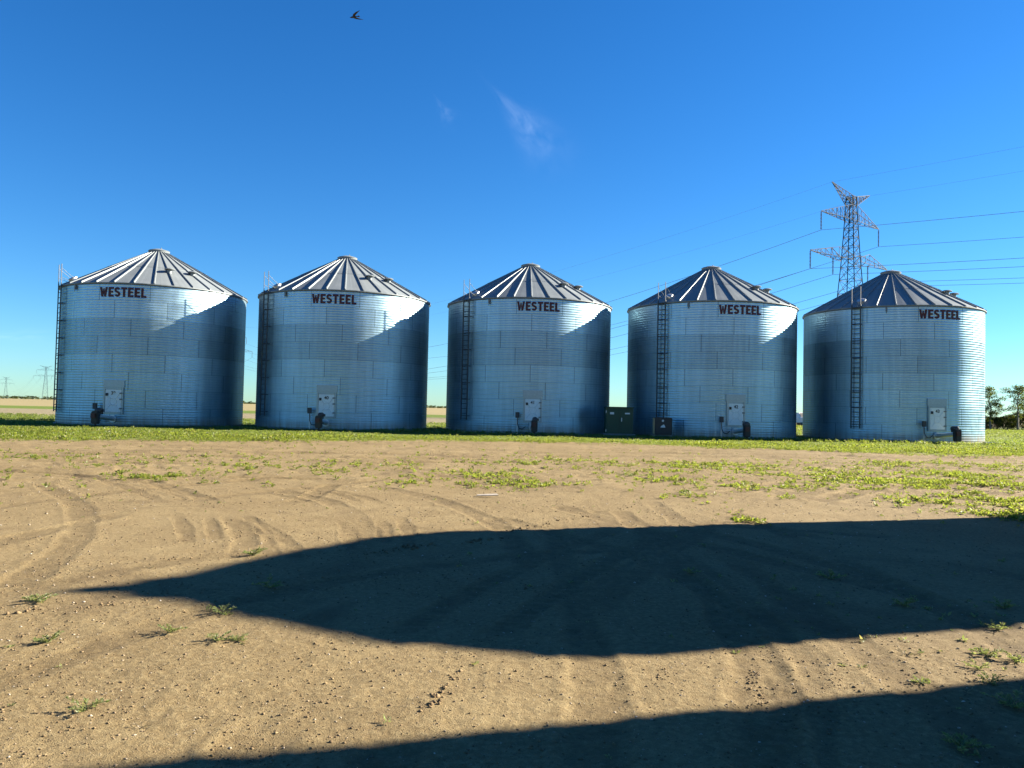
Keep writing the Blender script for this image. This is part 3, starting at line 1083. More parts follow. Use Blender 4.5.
g = thing('black_box', 'black metal box with pale emblem and tan side on a pallet', 'box', (9.05, 47.15, 0), R_(-6))
b = MB()
for x in (-.5, 0, .5):
    b.box((x, 0, .05), (.1, 1.0, .10))
for y in np.linspace(-.45, .45, 6):
    b.box((0, y, .115), (1.25, .13, .026))
b.build('pallet', M['wood'], g)
b = MB()
b.box((0.06, 0, .66), (1.02, .86, 1.02))
b.build('body', M['black'], g, bevel=0.03)
b = MB()
b.box((-0.49, 0, .66), (.07, .80, .96))
b.build('side_panel', M['tan'], g, bevel=0.01)
b = MB()
b.lathe([(0.065, 0), (0.065, .012)], 16, Matrix.Translation((0.02, -.431, .98)) @ Matrix.Rotation(PI / 2, 4, 'X'))
b.prism([(-.15, 0), (.15, 0), (.11, .12), (.04, .19), (-.03, .13), (-.09, .10)], -.432, -.444, lambda x, z, d: Vector((x + .02, d, z + .58)))
b.build('emblem', M['pale'], g)

# dark boards lying at the foot of the last bin
x, y = on_ground(984, 446.5)
b = MB()
b.box((-.35, 0, .06), (.75, .32, .10), Matrix.Rotation(.15, 3, 'Z'))
b.box((.42, .1, .05), (.65, .26, .08), Matrix.Rotation(-.25, 3, 'Z'))
o = b.build('dark_board', M['black'], bevel=.01)
o.location = (29.0, 47.0, 0)
tag(o, 'dark boards lying in the grass at the right foot of the rightmost bin', 'boards')

x, y = on_ground(487, 497)
b = MB()
b.add([(-.22, -.03, .012), (.0, -.07, .02), (.24, -.02, .03), (.2, .06, .045), (-.05, .075, .03), (-.2, .04, .02),
       (-.22, -.03, .0), (.0, -.07, .006), (.24, -.02, .016), (.2, .06, .03), (-.05, .075, .016), (-.2, .04, .006)],
      [(0, 1, 2, 3, 4, 5), (11, 10, 9, 8, 7, 6)] + [(i, 6 + i, 6 + (i + 1) % 6, (i + 1) % 6) for i in range(6)])
o = b.build('scrap_board', M['scrap'])
o.scale = (.8, .8, .8)
o.location = (x, y, 0.02)
tag(o, 'pale flat scrap lying alone on the dirt before the middle bin', 'scrap')

# ------------------------------------------------------------------ far pickup seen in the last gap
px_ = at_depth(800.5, 420, 112)
t = thing('parked_truck', 'white truck parked far off, seen in the gap left of the rightmost bin', 'truck', (px_.x, 112, 0), R_(14))
b = MB()
b.prism([(-1.0, .45), (1.0, .45), (1.0, 1.12), (.92, 1.22), (-.92, 1.22), (-1.0, 1.12)], -2.6, 2.7, lambda x, z, d: Vector((x, d, z)))
b.build('body', M['pale'], t, bevel=.04)
b = MB()
b.add([(-.88, -1.3, 1.22), (.88, -1.3, 1.22), (.70, -.6, 1.86), (-.70, -.6, 1.86), (-.88, 1.0, 1.22), (.88, 1.0, 1.22), (.72, .75, 1.86), (-.72, .75, 1.86)],
      [(0, 1, 2, 3), (5, 4, 7, 6), (3, 2, 6, 7), (0, 3, 7, 4), (1, 5, 6, 2)])
b.build('cab', M['pale'], t)
b = MB()
b.add([(-.78, -1.24, 1.30), (.78, -1.24, 1.30), (.64, -.70, 1.79), (-.64, -.70, 1.79)], [(0, 1, 2, 3)])
b.v = [(a, y - .03, z + .02) for a, y, z in b.v]
b.build('windscreen', M['ink'], t)
b = MB()
b.box((0, -2.63, .84), (1.4, .06, .26))
b.build('grille', M['ink'], t)
b = MB()
b.box((0, -2.66, .52), (1.9, .14, .18))
b.build('bumper', M['motor'], t)
for s in (-1, 1):
    b = MB()
    b.box((s * .85, -2.64, .88), (.24, .06, .2))
    b.build('headlight', M['door'], t)
    for yy in (-1.7, 1.7):
        b = MB()
        b.lathe([(.2, -.13), (.38, -.12), (.40, 0), (.38, .12), (.2, .13)], 20, Matrix.Translation((s * .86, yy, .40)) @ Matrix.Rotation(PI / 2, 4, 'Y'))
        b.build('wheel', M['black'], t, smooth=True)


# ------------------------------------------------------------------ lattice pylons and their wires
LINE = Vector((-0.64, 0.768, 0)).normalized()
ARM = Vector((0.785, 0.62, 0)).normalized()
P1 = Vector((56.0, 130.0, 0))
PY = [P1]
far4 = at_depth(45, 397, 897)
far4.z = 0
step = (far4 - P1) / 3
PY = [P1, P1 + step, P1 + step * 2, far4]
far5 = at_depth(5.5, 397, 1400)
far5.z = 0
PY.append(far5)


def make_pylon():
    root = thing('lattice_pylon', 'x', 'pylon', group='lattice pylons of the power line')

    def side(z):
        return np.interp(z, [0, 27, 36.6, 38.2], [6.0, 2.2, 1.25, 1.1])

    def corner(k, z):
        s = side(z) / 2
        cx, cy = ((-1, -1), (1, -1), (1, 1), (-1, 1))[k % 4]
        return Vector((cx * s, cy * s, z))
    bd = MB()
    zs = [0]
    while zs[-1] < 38.0:
        zs.append(min(38.2, zs[-1] + max(1.25, side(zs[-1]) * 0.80)))
    for k in range(4):
        for a, b_ in zip(zs[:-1], zs[1:]):
            bd.tube(corner(k, a), corner(k, b_), 0.08, 4)
            bd.tube(corner(k, a), corner(k + 1, b_), 0.036, 4)
            bd.tube(corner(k + 1, a), corner(k, b_), 0.036, 4)
            bd.tube(corner(k, b_), corner(k + 1, b_), 0.05, 4)
    bd.build('tower_body', M['tower'], root)

    def arm(sg, prof_top, prof_bot, name='cross_arm'):
        """prof: list of (distance along arm, z); both chords are pairs that close to the tip"""
        m = MB()
        L = prof_bot[-1][0]

        def chord(d, z, yy):
            s0 = side(prof_bot[0][1]) / 2
            f = max(0.0, (L - d) / (L - s0))
            return Vector((sg * d, yy * s0 * f, z))
        ds = np.linspace(prof_bot[0][0], L, 7)
        for yy in (-1, 1):
            for p, q in zip(prof_top[:-1], prof_top[1:]):
                m.tube(chord(*p, yy), chord(*q, yy), 0.055, 4)
            for p, q in zip(prof_bot[:-1], prof_bot[1:]):
                m.tube(chord(*p, yy), chord(*q, yy), 0.055, 4)
            zt = np.interp(ds, [p[0] for p in prof_top], [p[1] for p in prof_top])
            zb = np.interp(ds, [p[0] for p in prof_bot], [p[1] for p in prof_bot])
            for i in range(len(ds) - 1):
                m.tube(chord(ds[i], zb[i], yy), chord(ds[i + 1], zt[i + 1], yy), 0.032, 4)
                m.tube(chord(ds[i], zt[i], yy), chord(ds[i], zb[i], yy), 0.04, 4)
        for i in range(len(ds) - 1):
            zb = np.interp(ds, [p[0] for p in prof_bot], [p[1] for p in prof_bot])
            m.tube(chord(ds[i], zb[i], -1), chord(ds[i + 1], zb[i + 1], 1), 0.04, 4)
        m.build(name, M['tower'], root)
    hang = []
    for sg in (-1, 1):
        arm(sg, [(1.25, 28.0), (4.6, 29.0), (12.3, 27.5)], [(1.25, 27.3), (12.3, 27.4)])
        arm(sg, [(0.85, 36.6), (9.25, 34.2)], [(0.95, 34.1), (9.25, 34.15)])
        arm(sg, [(0.75, 38.2), (6.1, 39.5)], [(0.8, 36.7), (6.1, 39.45)], 'earth_wire_arm')
        for d, z, L in ((12.3, 27.4, 2.9), (5.6, 27.3, 2.9), (9.25, 34.1, 3.0)):
            ib = MB()
            n = 12
            ib.tube((sg * d, 0, z), (sg * d, 0, z - L), 0.05, 5)
            for k in range(n):
                zz = z - 0.25 - k * (L - .5) / (n - 1)
                ib.lathe([(0.05, -.05), (0.16, -.03), (0.16, 0.0), (0.05, .06)], 8, Matrix.Translation((sg * d, 0, zz)))
            ib.build('insulator', M['insul'], root)
            hang.append((sg * d, z - L))
        hang.append((sg * 6.1, 39.45))
    return root, hang


pyl, HANG = make_pylon()
PL = ['tall lattice pylon rising behind the roof of the rightmost bin', 'lattice pylon of the same line hidden behind the bins, nearest after the tall one',
      'lattice pylon of the same line hidden behind the leftmost bin', 'small distant pylon next to the left edge of the leftmost bin',
      'smallest and most distant pylon at the left edge of the photo']
arm_rot = math.atan2(ARM.y, ARM.x)
for i, p in enumerate(PY):
    o = pyl if i == 0 else copy_tree(pyl)
    o.location = p
    o.rotation_euler = (0, 0, arm_rot)
    o['label'] = PL[i]

P0 = P1 - step
WL = {(-12.3, 24.5): 'power cable hung from the outer left end of the low arm', (-5.6, 24.4): 'power cable hung from the inner left of the low arm',
      (-9.25, 31.1): 'power cable hung from the left end of the middle arm', (-6.1, 39.45): 'thin earth wire from the left tip of the pylon top',
      (12.3, 24.5): 'power cable hung from the outer right end of the low arm', (5.6, 24.4): 'power cable hung from the inner right of the low arm',
      (9.25, 31.1): 'power cable hung from the right end of the middle arm', (6.1, 39.45): 'thin earth wire from the right tip of the pylon top'}
for (d, z) in HANG:
    key = min(WL, key=lambda k: abs(k[0] - d) + abs(k[1] - z))
    earth = z > 38
    mb = MB()
    chain = [P0] + PY
    for k, (a, b_) in enumerate(zip(chain[:-1], chain[1:])):
        A = a + ARM * d + Vector((0, 0, z))
        B = b_ + ARM * d + Vector((0, 0, z))
        span = (B - A).length
        S = ((4.0 if k == 0 else 9.0) if earth else (7.5 if k == 0 else 14.0)) * (span / 324) ** 2
        S = min(S, 20)
        n = 40 if k < 2 else 16
        pts = []
        for i in range(n + 1):
            tt = i / n
            q = A.lerp(B, tt)
            q.z -= 4 * S * tt * (1 - tt)
            pts.append(q)
        mb.path(pts, 0.013 if earth else 0.036, 4)
    o = mb.build('earth_wire' if earth else 'power_cable', M['wire'])
    tag(o, WL[key] + (' of the tall pylon' if 'pylon' not in WL[key] else ''), 'wire', 'wires of the power line')


# ------------------------------------------------------------------ foliage by leaf faces
def leaf_quads(base, direc, length, width, curl=0.25, up=None):
    """n diamond leaves: base (n,3), direc (n,3) unit -> V (4n,3), F (n,4)"""
    n = len(base)
    if up is None:
        up = rng.normal(size=(n, 3)) * 0.5 + np.array([0, 0, 1.0])
    side = np.cross(direc, up)
    side /= np.linalg.norm(side, axis=1, keepdims=True) + 1e-9
    nrm = np.cross(side, direc)
    L, W = length[:, None], width[:, None]
    midp = base + direc * L * 0.5
    tip = base + direc * L - nrm * L * curl
    V = np.stack([base, midp - side * W * .5 + nrm * L * .04, tip, midp + side * W * .5 + nrm * L * .04], 1).reshape(-1, 3)
    F = np.arange(4 * n).reshape(n, 4)
    return V, F


def sphere_dir(n, zmin=-1.0, zmax=1.0):
    z = rng.uniform(zmin, zmax, n)
    a = rng.uniform(0, 2 * PI, n)
    s = np.sqrt(1 - z * z)
    return np.stack([s * np.cos(a), s * np.sin(a), z], 1)


def plants_stuff(name, xy, size, nleaf, mat, zmin=0.15, wide=0.42, spread=0.5, lf=1.0):
    """many small leafy plants as one ground-cover mesh"""
    n = len(xy)
    z = heights(xy[:, 0].copy(), xy[:, 1].copy(), fine=False)
    idx = np.repeat(np.arange(n), nleaf)
    m = len(idx)
    s = size[idx]
    dirs = sphere_dir(m, zmin, 0.95)
    base = np.stack([xy[idx, 0], xy[idx, 1], z[idx]], 1)
    off = rng.normal(size=(m, 3)) * np.array([0.16, 0.16, 0])
    hgt = rng.uniform(0, spread, m) ** 1.3
    base = base + off * s[:, None]
    base[:, 2] += hgt * s
    ln = s * rng.uniform(0.35, 0.75, m) * lf
    V, F = leaf_quads(base, dirs, ln, ln * wide * rng.uniform(.7, 1.3, m))
    o = np_mesh(name, V, F, mat)
    tag(o, kind='stuff')
    return o


def scatter(n, x0, x1, y0, y1):
    return np.stack([rng.uniform(x0, x1, n), rng.uniform(y0, y1, n)], 1)


# weeds along the front of the bins
P = scatter(105000, -44, 46, 25, 47)
f = P[:, 1] - weed_front(P[:, 0])
dens = sstep(-0.8, 1.5, f + 1.3 * fbm(P[:, 0] / 1.2, P[:, 1] / 1.2, 91, 3)) * (0.45 + 0.55 * sstep(0.3, 0.6, vnoise(P[:, 0] / 1.1, P[:, 1] / 1.1, 93)))
for (bx, by) in BINS:
    dens *= (np.hypot(P[:, 0] - bx, P[:, 1] - by) > RB + 0.35)
dens *= (1 - 0.93 * sstep(37.5, 40, P[:, 1])) * (1 - 0.6 * sstep(4, 8, f))
keep = rng.uniform(size=len(P)) < dens * 0.62
P = P[keep]
sz = 0.8 * (0.13 + 0.22 * vnoise(P[:, 0] / 1.6, P[:, 1] / 1.6, 95) ** 1.5 + 0.10 * rng.uniform(size=len(P)) ** 3) * (0.55 + 0.45 * sstep(-1, 2.5, P[:, 1] - weed_front(P[:, 0])))
sz *= np.where(np.abs(P[:, 0] - 1) < 7, 0.7, 1.0)
o = plants_stuff('weed_strip', P, sz, 20, M['weed'], wide=.38, lf=.6)
o['label'] = 'low green weeds growing along the foot of the bins'

# grass on both sides and behind the bins
P = scatter(70000, -70, 90, 44, 120)
P = P[np.abs(P[:, 0]) < 0.75 * P[:, 1] + 4]
P = P[(P[:, 1] < 72) | (P[:, 0] > 22)]
ok = np.ones(len(P), bool)
for (bx, by) in BINS:
    ok &= np.hypot(P[:, 0] - bx, P[:, 1] - by) > RB + 0.3
P = P[ok]
keep = rng.uniform(size=len(P)) < 0.35 + 0.65 * vnoise(P[:, 0] / 2.5, P[:, 1] / 2.5, 97)
P = P[keep]
sz = 0.22 + 0.28 * vnoise(P[:, 0] / 3, P[:, 1] / 3, 99)
o = plants_stuff('meadow_grass', P, sz, 12, M['grassblade'], zmin=0.35, wide=0.22, spread=0.25, lf=.7)
o['label'] = 'yellow green rough grass beside and behind the bins'


P = scatter(60000, -44, 46, 33, 47)
ok = (P[:, 1] > weed_front(P[:, 0]) + 2.0) & (np.abs(P[:, 0]) < .74 * P[:, 1] + 2)
for (bx, by) in BINS:
    ok &= np.hypot(P[:, 0] - bx, P[:, 1] - by) > RB + 0.15
P = P[ok]
sz = 0.07 + 0.11 * vnoise(P[:, 0] / .8, P[:, 1] / .8, 151) ** 2
o = plants_stuff('short_grass', P, sz, 7, M['grassblade'], zmin=0.3, wide=0.3, spread=0.2, lf=.9)
o['label'] = 'short grass between the weed strip and the bins'


# patches of weeds out in the yard
def blob(px, py, rx, ry, wgt):
    x, y = on_ground(px, py)
    return (x, y, rx, ry, wgt)


BL = [blob(480, 480, 1.1, .55, .6), blob(412, 482, .45, .3, .7), blob(470, 476, 1.6, .5, .25), blob(150, 478, .55, .35, .6), blob(230, 466, 2.6, .8, .14), blob(330, 468, 2.5, .9, .2),
      blob(380, 475, 1.5, .6, .15),
      blob(600, 467, 3.0, 1.2, .25), blob(720, 469, 3.0, 1.0, .45), blob(560, 476, 2.2, .6, .12), blob(680, 482, .8, .3, .4),
      blob(745, 488, 1.6, .35, .5), blob(690, 496, .6, .25, .5), blob(742, 519, .35, .22, .9), blob(840, 478, 1.6, .6, .8),
      blob(900, 481, 2.6, .8, 1.0), blob(960, 478, 2.2, .8, .9), blob(830, 472, 3.5, .9, .35), blob(1010, 481, 1.2, .5, 1.0), blob(960, 495, .8, .5, .7),
      blob(985, 507, 1.0, .45, 1.0), blob(1020, 505, 1.0, .5, 1.0), blob(1040, 512, 1.3, .8, 1.0), blob(930, 492, .8, .3, .35), blob(535, 487, .8, .3, .4), blob(780, 495, 1.2, .3, .15),
      blob(960, 466, 4, .7, .3), blob(30, 470, 4, 1.2, .12), blob(110, 462, 5, 1.5, .10)]
P = scatter(330000, -24, 30, 9.5, 30)
dens = np.zeros(len(P))
for (bx, by, rx, ry, wgt) in BL:
    q = ((P[:, 0] - bx) / rx) ** 2 + ((P[:, 1] - by) / (ry * 2.2)) ** 2
    dens = np.maximum(dens, wgt * np.exp(-q))
clump = sstep(0.48, 0.72, vnoise(P[:, 0] / .42, P[:, 1] / .42, 101) * .6 + .4 * vnoise(P[:, 0] / 1.3, P[:, 1] / 1.3, 103))
dens = dens * (0.10 + 1.25 * clump)
dens += 0.0035 * sstep(13, 16, P[:, 1])
keep = rng.uniform(size=len(P)) < dens * 0.8
P = P[keep]
sz = 0.06 + 0.12 * rng.uniform(size=len(P)) ** 2
o = plants_stuff('yard_weeds', P, sz, 16, M['weed'], zmin=0.05, spread=0.4, lf=.65)
o['label'] = 'patches of small green weeds scattered over the dirt yard'

# scattered tiny seedlings nearer to the viewer
P = np.vstack([scatter(1500, -6, 9, 3.2, 13), scatter(500, 2.0, 7.0, 3.6, 9)])
pr = 0.10 + 0.9 * sstep(.52, .72, vnoise(P[:, 0] / 1.1, P[:, 1] / 1.1, 111)) * sstep(-4, 5, P[:, 0])
P = P[rng.uniform(size=len(P)) < pr * .5]
sz = 0.028 + 0.05 * rng.uniform(size=len(P)) ** 2
o = plants_stuff('seedlings', P, sz, 8, M['weed_near'], zmin=0.0, wide=.35, spread=.2)
o['label'] = 'tiny pale green seedlings scattered over the bare dirt'


# ------------------------------------------------------------------ single weeds in the foreground
def make_weed(seed, kind):
    r = random.Random(seed)
    B, D, L, W = [], [], [], []
    st = MB()
    ns = r.randint(7, 10) if kind == 'leafy' else r.randint(4, 6)
    for k in range(ns):
        a = 2 * PI * (k + r.uniform(-.35, .35)) / ns
        el = r.uniform(0.25, 0.9) if kind == 'leafy' else r.uniform(.05, .5)
        ln = r.uniform(.07, .13)
        d = Vector((math.cos(a) * math.cos(el), math.sin(a) * math.cos(el), math.sin(el)))
        p0 = Vector((r.uniform(-.008, .008), r.uniform(-.008, .008), 0))
        p1 = p0 + d * ln * .6
        p2 = p1 + (d + Vector((0, 0, -.35))).normalized() * ln * .4
        st.tube(p0, p1, .0028, 4, .002)
        st.tube(p1, p2, .002, 4, .001)
        nl = r.randint(20, 28) if kind == 'leafy' else r.randint(2, 4)
        for i in range(nl):
            t_ = r.uniform(.2, 1.0)
            p = p0.lerp(p1, min(1, t_ / .6)) if t_ < .6 else p1.lerp(p2, (t_ - .6) / .4)
            b_ = a + r.choice((-1, 1)) * r.uniform(.4, 1.3)
            e2 = r.uniform(0.0, .9)
            B.append(p)
            D.append((math.cos(b_) * math.cos(e2), math.sin(b_) * math.cos(e2), math.sin(e2)))
            l = r.uniform(.014, .034)
            L.append(l)
            W.append(l * r.uniform(.28, .5))
        if kind == 'leafy':
            B.append(p2 - d * .01)
            D.append(d)
            L.append(.035)
            W.append(.011)
    V, F = leaf_quads(np.array([tuple(b) for b in B]), np.array(D), np.array(L), np.array(W), 0.15)
    st.add([tuple(v) for v in V], [tuple(f_) for f_ in F])
    me = bpy.data.meshes.new('weed')
    me.from_pydata(st.v, [], st.f)
    me.materials.append(M['weed_near'] if kind == 'leafy' else M['dry'])
    return me


LEAFY = [make_weed(s, 'leafy') for s in range(5)]
DEAD = [make_weed(100 + s, 'dead') for s in range(3)]
WEEDS = [  # px, py, scale, kind, label
    (38, 602, 1.25, 'l', 'green weed at the left edge of the photo, left of the shadow tip'),
    (48, 643, 1.15, 'l', 'bushy green weed on bare dirt, lower of the two at the left edge'),
    (86, 711, 1.05, 'l', 'flat green weed alone on sunlit dirt in the lower left corner'),
    (170, 634, 1.0, 'l', 'pale green weed with long shadow, just below the tip of the big shadow'),
    (217, 642, .9, 'l', 'yellowish weed close under the edge of the big shadow'),
    (237, 641, .8, 'l', 'small weed touching its yellowish neighbour on the right under the big shadow'),
    (160, 668, .7, 'd', 'dry broken weed lying flat on sunlit dirt at the lower left'),
    (141, 727, .65, 'd', 'dry twiggy weed nearest to the lower shadow edge'),
    (204, 719, .65, 'd', 'dry curled weed with a dark shadow above the lower shadow edge'),
    (92, 571, 1.0, 'd', 'withered weed right above the pointed tip of the big shadow'),
    (150, 567, 1.0, 'd', 'withered weed above the upper edge of the big shadow, right of its tip'),
    (254, 555, 1.5, 'l', 'weed straddling the upper left edge of the big shadow'),
    (270, 588, 1.4, 'l', 'dark green weed inside the left part of the big shadow'),
    (222, 614, 1.1, 'l', 'dark green weed inside the big shadow at its lower left edge'),
    (998, 628, 1.0, 'l', 'bright star shaped weed on the lower edge of the big shadow at right'),
    (987, 655, 1.05, 'l', 'upper yellow green weed in the sunlit strip at the right edge'),
    (1016, 661, 1.15, 'l', 'yellow green weed touching the right edge of the photo'),
    (978, 668, .85, 'l', 'smaller weed left of the yellow green ones in the sunlit strip'),
    (990, 681, .9, 'l', 'lowest yellow green weed in the sunlit strip at the right edge'),
    (906, 654, .95, 'd', 'tangled dry weed in the middle of the sunlit strip at right'),
    (921, 681, .7, 'l', 'small grey green weed below the tangled dry weed'),
    (966, 691, .7, 'd', 'dry weed sticking up at the top edge of the lower right shadow'),
    (829, 578, 1.5, 'l', 'dim green weed inside the big shadow, right of centre'),
    (905, 606, 1.2, 'l', 'dim weed in the shadow above the sunlit strip'),
    (1004, 608, 1.3, 'l', 'dim green weed in the shadow near the right edge'),
    (962, 746, 1.15, 'l', 'dark green weed in the lower right shadow'),
    (1012, 706, 1.3, 'l', 'dark weed at the right edge just inside the lower shadow'),
    (690, 573, 1.0, 'l', 'small dim weed in the middle of the big shadow')]
for i, (px, py, sc, kd, lab) in enumerate(WEEDS):
    x, y = on_ground(px, py)
    z = float(heights(np.array([x]), np.array([y]))[0])
    nm = 'weed' if kd == 'l' else 'dry_weed'
    me = LEAFY[i % 5] if kd == 'l' else DEAD[i % 3]
    o = bpy.data.objects.new(nm, me)
    o.location = (x, y, z)
    o.rotation_euler = (0, 0, random.uniform(0, 6.28))
    o.scale = (sc * .78, sc * .78, sc * .75)
    link(o)
    tag(o, lab, 'weed' if kd == 'l' else 'dry weed', 'single weeds on the bare dirt')


# ------------------------------------------------------------------ stones and clods on the soil
def lumps(name, xy, size, mat, flat=0.6):
    n = len(xy)
    z = heights(xy[:, 0].copy(), xy[:, 1].copy())
    octa = np.array([[1, 0, 0], [0, 1, 0], [-1, 0, 0], [0, -1, 0], [0, 0, 1], [0, 0, -1.]])
    tri = np.array([[0, 1, 4], [1, 2, 4], [2, 3, 4], [3, 0, 4], [1, 0, 5], [2, 1, 5], [3, 2, 5], [0, 3, 5]])
    V = octa[None] * rng.uniform(.55, 1.25, (n, 6, 1)) + rng.normal(size=(n, 6, 3)) * .16
    V[:, :, 2] *= flat
    a = rng.uniform(0, 2 * PI, n)
    c, s = np.cos(a)[:, None], np.sin(a)[:, None]
    vx = V[:, :, 0] * c - V[:, :, 1] * s
    vy = V[:, :, 0] * s + V[:, :, 1] * c
    V = np.stack([vx, vy, V[:, :, 2]], -1) * size[:, None, None]
    V += np.stack([xy[:, 0], xy[:, 1], z + size * flat * .25], 1)[:, None]
    F = (tri[None] + 6 * np.arange(n)[:, None, None]).reshape(-1, 3)
    o = np_mesh(name, V.reshape(-1, 3), F, mat)
    tag(o, kind='stuff')
    return o


def fan_scatter(n, rmin, rmax):
    """even per image area: dense near the viewer, thin far away"""
    r = np.exp(rng.uniform(math.log(rmin), math.log(rmax), n))
    a = R_(38) * rng.uniform(-1, 1, n)
    return np.stack([r * np.sin(a), r * np.cos(a)], 1)


P = fan_scatter(26000, 2.6, 26)
d = np.hypot(P[:, 0], P[:, 1])
P = P[rng.uniform(size=len(P)) < (.3 + .7 * vnoise(P[:, 0] / 1.4, P[:, 1] / 1.4, 121))]
d = np.hypot(P[:, 0], P[:, 1])
sz = (0.0035 + 0.0075 * rng.uniform(size=len(P)) ** 3) * (0.65 + d * .075)
o = lumps('gravel', P, sz, M['stones'])
o['label'] = 'small stones and grit strewn over the dirt yard'
P = fan_scatter(44000, 2.6, 34)
lum = sstep(.55, .78, vnoise(P[:, 0] / .5, P[:, 1] / .5, 131) * .5 + .5 * vnoise(P[:, 0] / 2.3, P[:, 1] / 2.3, 133))
P = P[rng.uniform(size=len(P)) < .03 + lum * .75]
d = np.hypot(P[:, 0], P[:, 1])
sz = (0.0025 + 0.0095 * rng.uniform(size=len(P)) ** 3.5) * (0.75 + d * .05)
extra, es = [], []
for (a, b_, n, s0) in (((0, 616), (46, 609), 60, .020), ((78, 610), (150, 598), 70, .012), ((330, 558), (505, 536), 120, .024), ((395, 549), (420, 545), 40, .03),
                       ((425, 712), (462, 668), 110, .014), ((512, 530), (640, 505), 70, .026), ((745, 660), (765, 705), 80, .011), ((160, 560), (200, 556), 20, .02),
                       ((660, 668), (664, 690), 25, .011), ((180, 612), (240, 600), 30, .012), ((460, 545), (500, 537), 30, .03)):
    for k in range(n):
        t_ = rng.uniform()
        if vnoise(np.array([t_ * 9.0]), np.array([n * 1.0]), 5)[0] < .42:
            continue
        x, y = on_ground(a[0] + (b_[0] - a[0]) * t_, a[1] + (b_[1] - a[1]) * t_)
        extra.append((x + rng.normal() * .035 * y / 6, y + rng.normal() * .05 * y / 6))
        es.append(s0 * rng.uniform(.15, 1.1) ** 1.3)
P = np.vstack([P, np.array(extra)])
sz = np.concatenate([sz, np.array(es)])
o = lumps('earth_clods', P, sz, M['clods'], .75)
o['label'] = 'dry earth clods along the wheel tracks'


# ------------------------------------------------------------------ trees and bushes at the right
def make_tree(name, label, loc, H, crown_w, seed, leafmat, nclump, leaves, trunk_r=.14, clear=.25, tall=True, leaf=.22):
    r = random.Random(seed)
    root = thing(name, label, 'tree' if tall else 'bush', loc, group='trees in the far hedgerow' if tall else 'bushes in the far hedgerow')
    tb = MB()
    pts = [Vector((0, 0, -.1))]
    for k in range(1, 7):
        pts.append(Vector((r.uniform(-.12, .12) * k / 3, r.uniform(-.12, .12) * k / 3, H * .93 * k / 6)))
    for k in range(6):
        f0, f1 = 1 - k / 6.5, 1 - (k + 1) / 6.5
        tb.tube(pts[k], pts[k + 1], trunk_r * f0, 7, trunk_r * f1)
    centers = []
    for k in range(nclump):
        t_ = clear + (1 - clear) * ((k + r.random()) / nclump)
        seg = min(5, int(t_ * .98 * 6))
        p = pts[seg].lerp(pts[seg + 1], min(1, t_ * 6 - seg))
        a = r.uniform(0, 2 * PI)
        reach = crown_w * .5 * (math.sin(PI * min(1, (t_ - clear) / (1 - clear) * .82 + .16)) ** .7) * r.uniform(.25, 1.0)
        e = p + Vector((math.cos(a) * reach, math.sin(a) * reach, reach * r.uniform(.1, .55)))
        m_ = p.lerp(e, .5) + Vector((0, 0, -.05 * reach))
        tb.tube(p, m_, trunk_r * .3 * (1 - t_ * .6), 5, trunk_r * .2 * (1 - t_ * .6))
        tb.tube(m_, e, trunk_r * .2 * (1 - t_ * .6), 5, .012)
        centers.append((e, r.uniform(.30, .62) * (crown_w / 3.2) ** .5))
    tb.build('trunk', M['bark'], root)
    Vs, Fs, off = [], [], 0
    for (c, rad) in centers:
        n = int(leaves * (rad / .45) ** 2)
        d_ = sphere_dir(n)
        pos = np.array(c) + d_ * (rad * rng.uniform(.15, 1.0, n) ** .6)[:, None] * np.array([1.25, 1.25, .7])
        pos += rng.normal(size=(n, 3)) * .05
        ln = leaf * rng.uniform(.6, 1.3, n)
        V, F = leaf_quads(pos, sphere_dir(n, -.6, .6), ln, ln * .6)
        Vs.append(V)
        Fs.append(F + off)
        off += len(V)
    np_mesh('crown', np.vstack(Vs), np.vstack(Fs), leafmat, root)
    return root


def tree_at(px, py_top, Y):
    p = at_depth(px, py_top, Y)
    return p


for (px, top, Y, cw, seed, lab) in ((990.5, 385, 112, 3.6, 3, 'slender tree nearest to the right edge of the rightmost bin'),
                                    (1018, 384, 112, 4.2, 5, 'slender ragged tree at the right edge of the photo'),
                                    (1033, 392, 116, 3.8, 8, 'slender tree just beyond the right edge of the photo')):
    p = tree_at(px, top, Y)
    make_tree('tree', lab, (p.x, Y, 0), p.z, cw, seed, M['tree_leaf'], 30, 70, .16, .22)
for i, (px, top, Y, cw, lab) in enumerate(((984, 420, 114, 3.0, 'dark bush half hidden by the rightmost bin'), (994, 419, 115, 2.8, 'dark bush between the two slender trees, left half'),
                                           (1003, 418, 114, 3.2, 'dark bush between the two slender trees, right half'), (1013, 416, 116, 3.0, 'dark bush at the foot of the ragged tree'),
                                           (1022, 415, 114, 3.2, 'dark bush at the right edge of the photo'), (1032, 417, 115, 3.4, 'dark bush just beyond the right edge of the photo'))):
    p = tree_at(px, top, Y)
    make_tree('bush', lab, (p.x, Y, 0), max(1.4, p.z + .1), cw, 20 + i, M['bush_leaf'], 26, 80, .05, .08, False, .2)

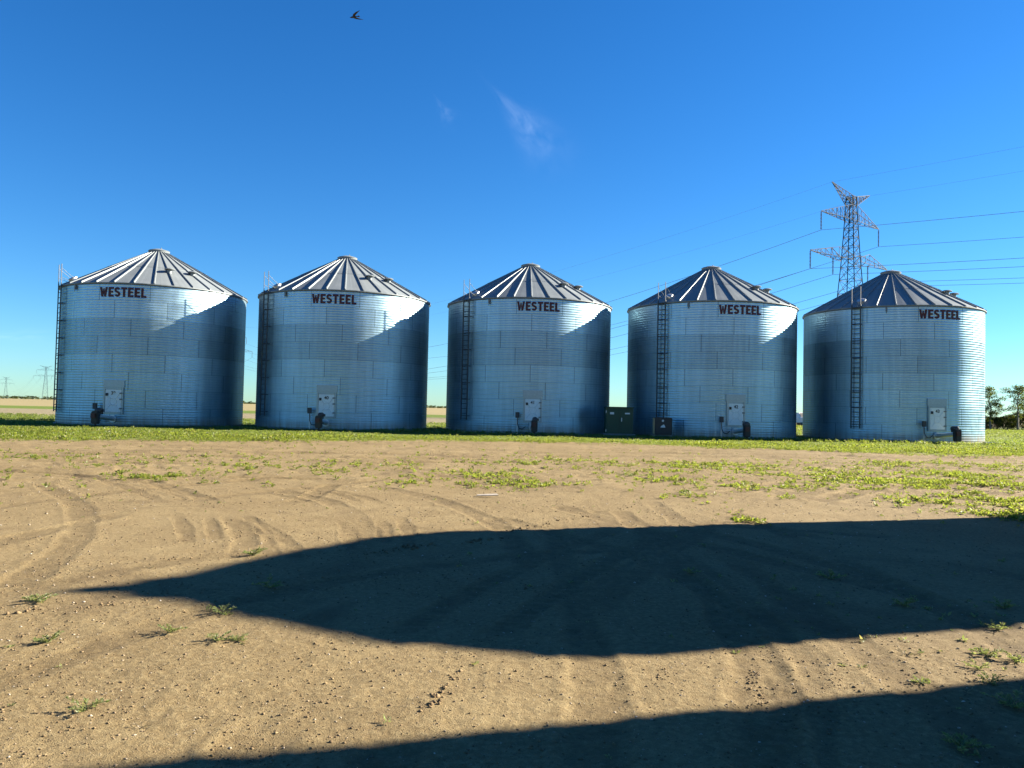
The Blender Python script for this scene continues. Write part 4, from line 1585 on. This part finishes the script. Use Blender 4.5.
# far wood on the horizon
n = 9000
xs = rng.uniform(-2600, 2400, n)
keep = vnoise(xs / 260, xs * 0 + 3, 141) > .40
xs = xs[keep]
ys = 1900 + rng.normal(size=len(xs)) * 40
hh = 3.0 + 9.0 * vnoise(xs / 60, xs * 0 + 7, 143) * sstep(.40, .62, vnoise(xs / 260, xs * 0 + 3, 141))
base = np.stack([xs, ys, hh * rng.uniform(0, .75, len(xs))], 1)
V, F = leaf_quads(base, sphere_dir(len(xs), -.2, .5), np.full(len(xs), 8.0) * rng.uniform(.6, 1.5, len(xs)), np.full(len(xs), 4.5))
V[:, 2] = np.maximum(V[:, 2], 0.02)
o = np_mesh('far_wood', V, F, M['wood_far'])
tag(o, 'thin dark line of woods on the far left horizon', kind='stuff')

# ------------------------------------------------------------------ bird
bp_ = at_depth(354, 17, 26)
ob = bpy.data.objects.new('bird', bpy.data.meshes.new('bird'))
mb = MB()
prof = [(-.13, .004, .002), (-.10, .012, .010), (-.06, .026, .022), (0, .036, .032), (.05, .032, .03), (.085, .024, .024), (.105, .022, .022), (.125, .012, .012), (.15, .002, .002)]
n = 10
for (x, ry, rz) in prof:
    for k in range(n):
        a = 2 * PI * k / n
        mb.v.append((-x, ry * math.cos(a), rz * math.sin(a)))
for i in range(len(prof) - 1):
    for k in range(n):
        j = (k + 1) % n
        mb.f.append((i * n + k, i * n + j, (i + 1) * n + j, (i + 1) * n + k))
mb.f.append(tuple(range(n)))
for s in (-1, 1):
    W = [(-.05, .02), (.04, .02), (.10, .07), (.19, .13), (.27, .175), (.11, .14), (.0, .09)]
    top = [(x, s * y, .012 + y * .25) for x, y in W]
    bot = [(x, s * y, .004 + y * .25) for x, y in W]
    k = len(W)
    mb.add(top + bot, [tuple(range(k)), tuple(range(2 * k - 1, k - 1, -1))] + [(i, k + i, k + (i + 1) % k, (i + 1) % k) for i in range(k)])
mb.add([(.11, -.012, .004), (.11, .012, .004), (.20, .035, .0), (.20, -.035, .0), (.11, -.012, -.002), (.11, .012, -.002), (.20, .035, -.004), (.20, -.035, -.004)],
       [(0, 1, 2, 3), (7, 6, 5, 4), (0, 4, 5, 1), (1, 5, 6, 2), (2, 6, 7, 3), (3, 7, 4, 0)])
o = mb.build('bird', M['black'], smooth=False)
bpy.data.objects.remove(ob)
o.location = bp_
o.rotation_euler = (R_(-28), R_(-4), R_(-10))
tag(o, 'small dark bird flying high in the blue sky', 'bird')
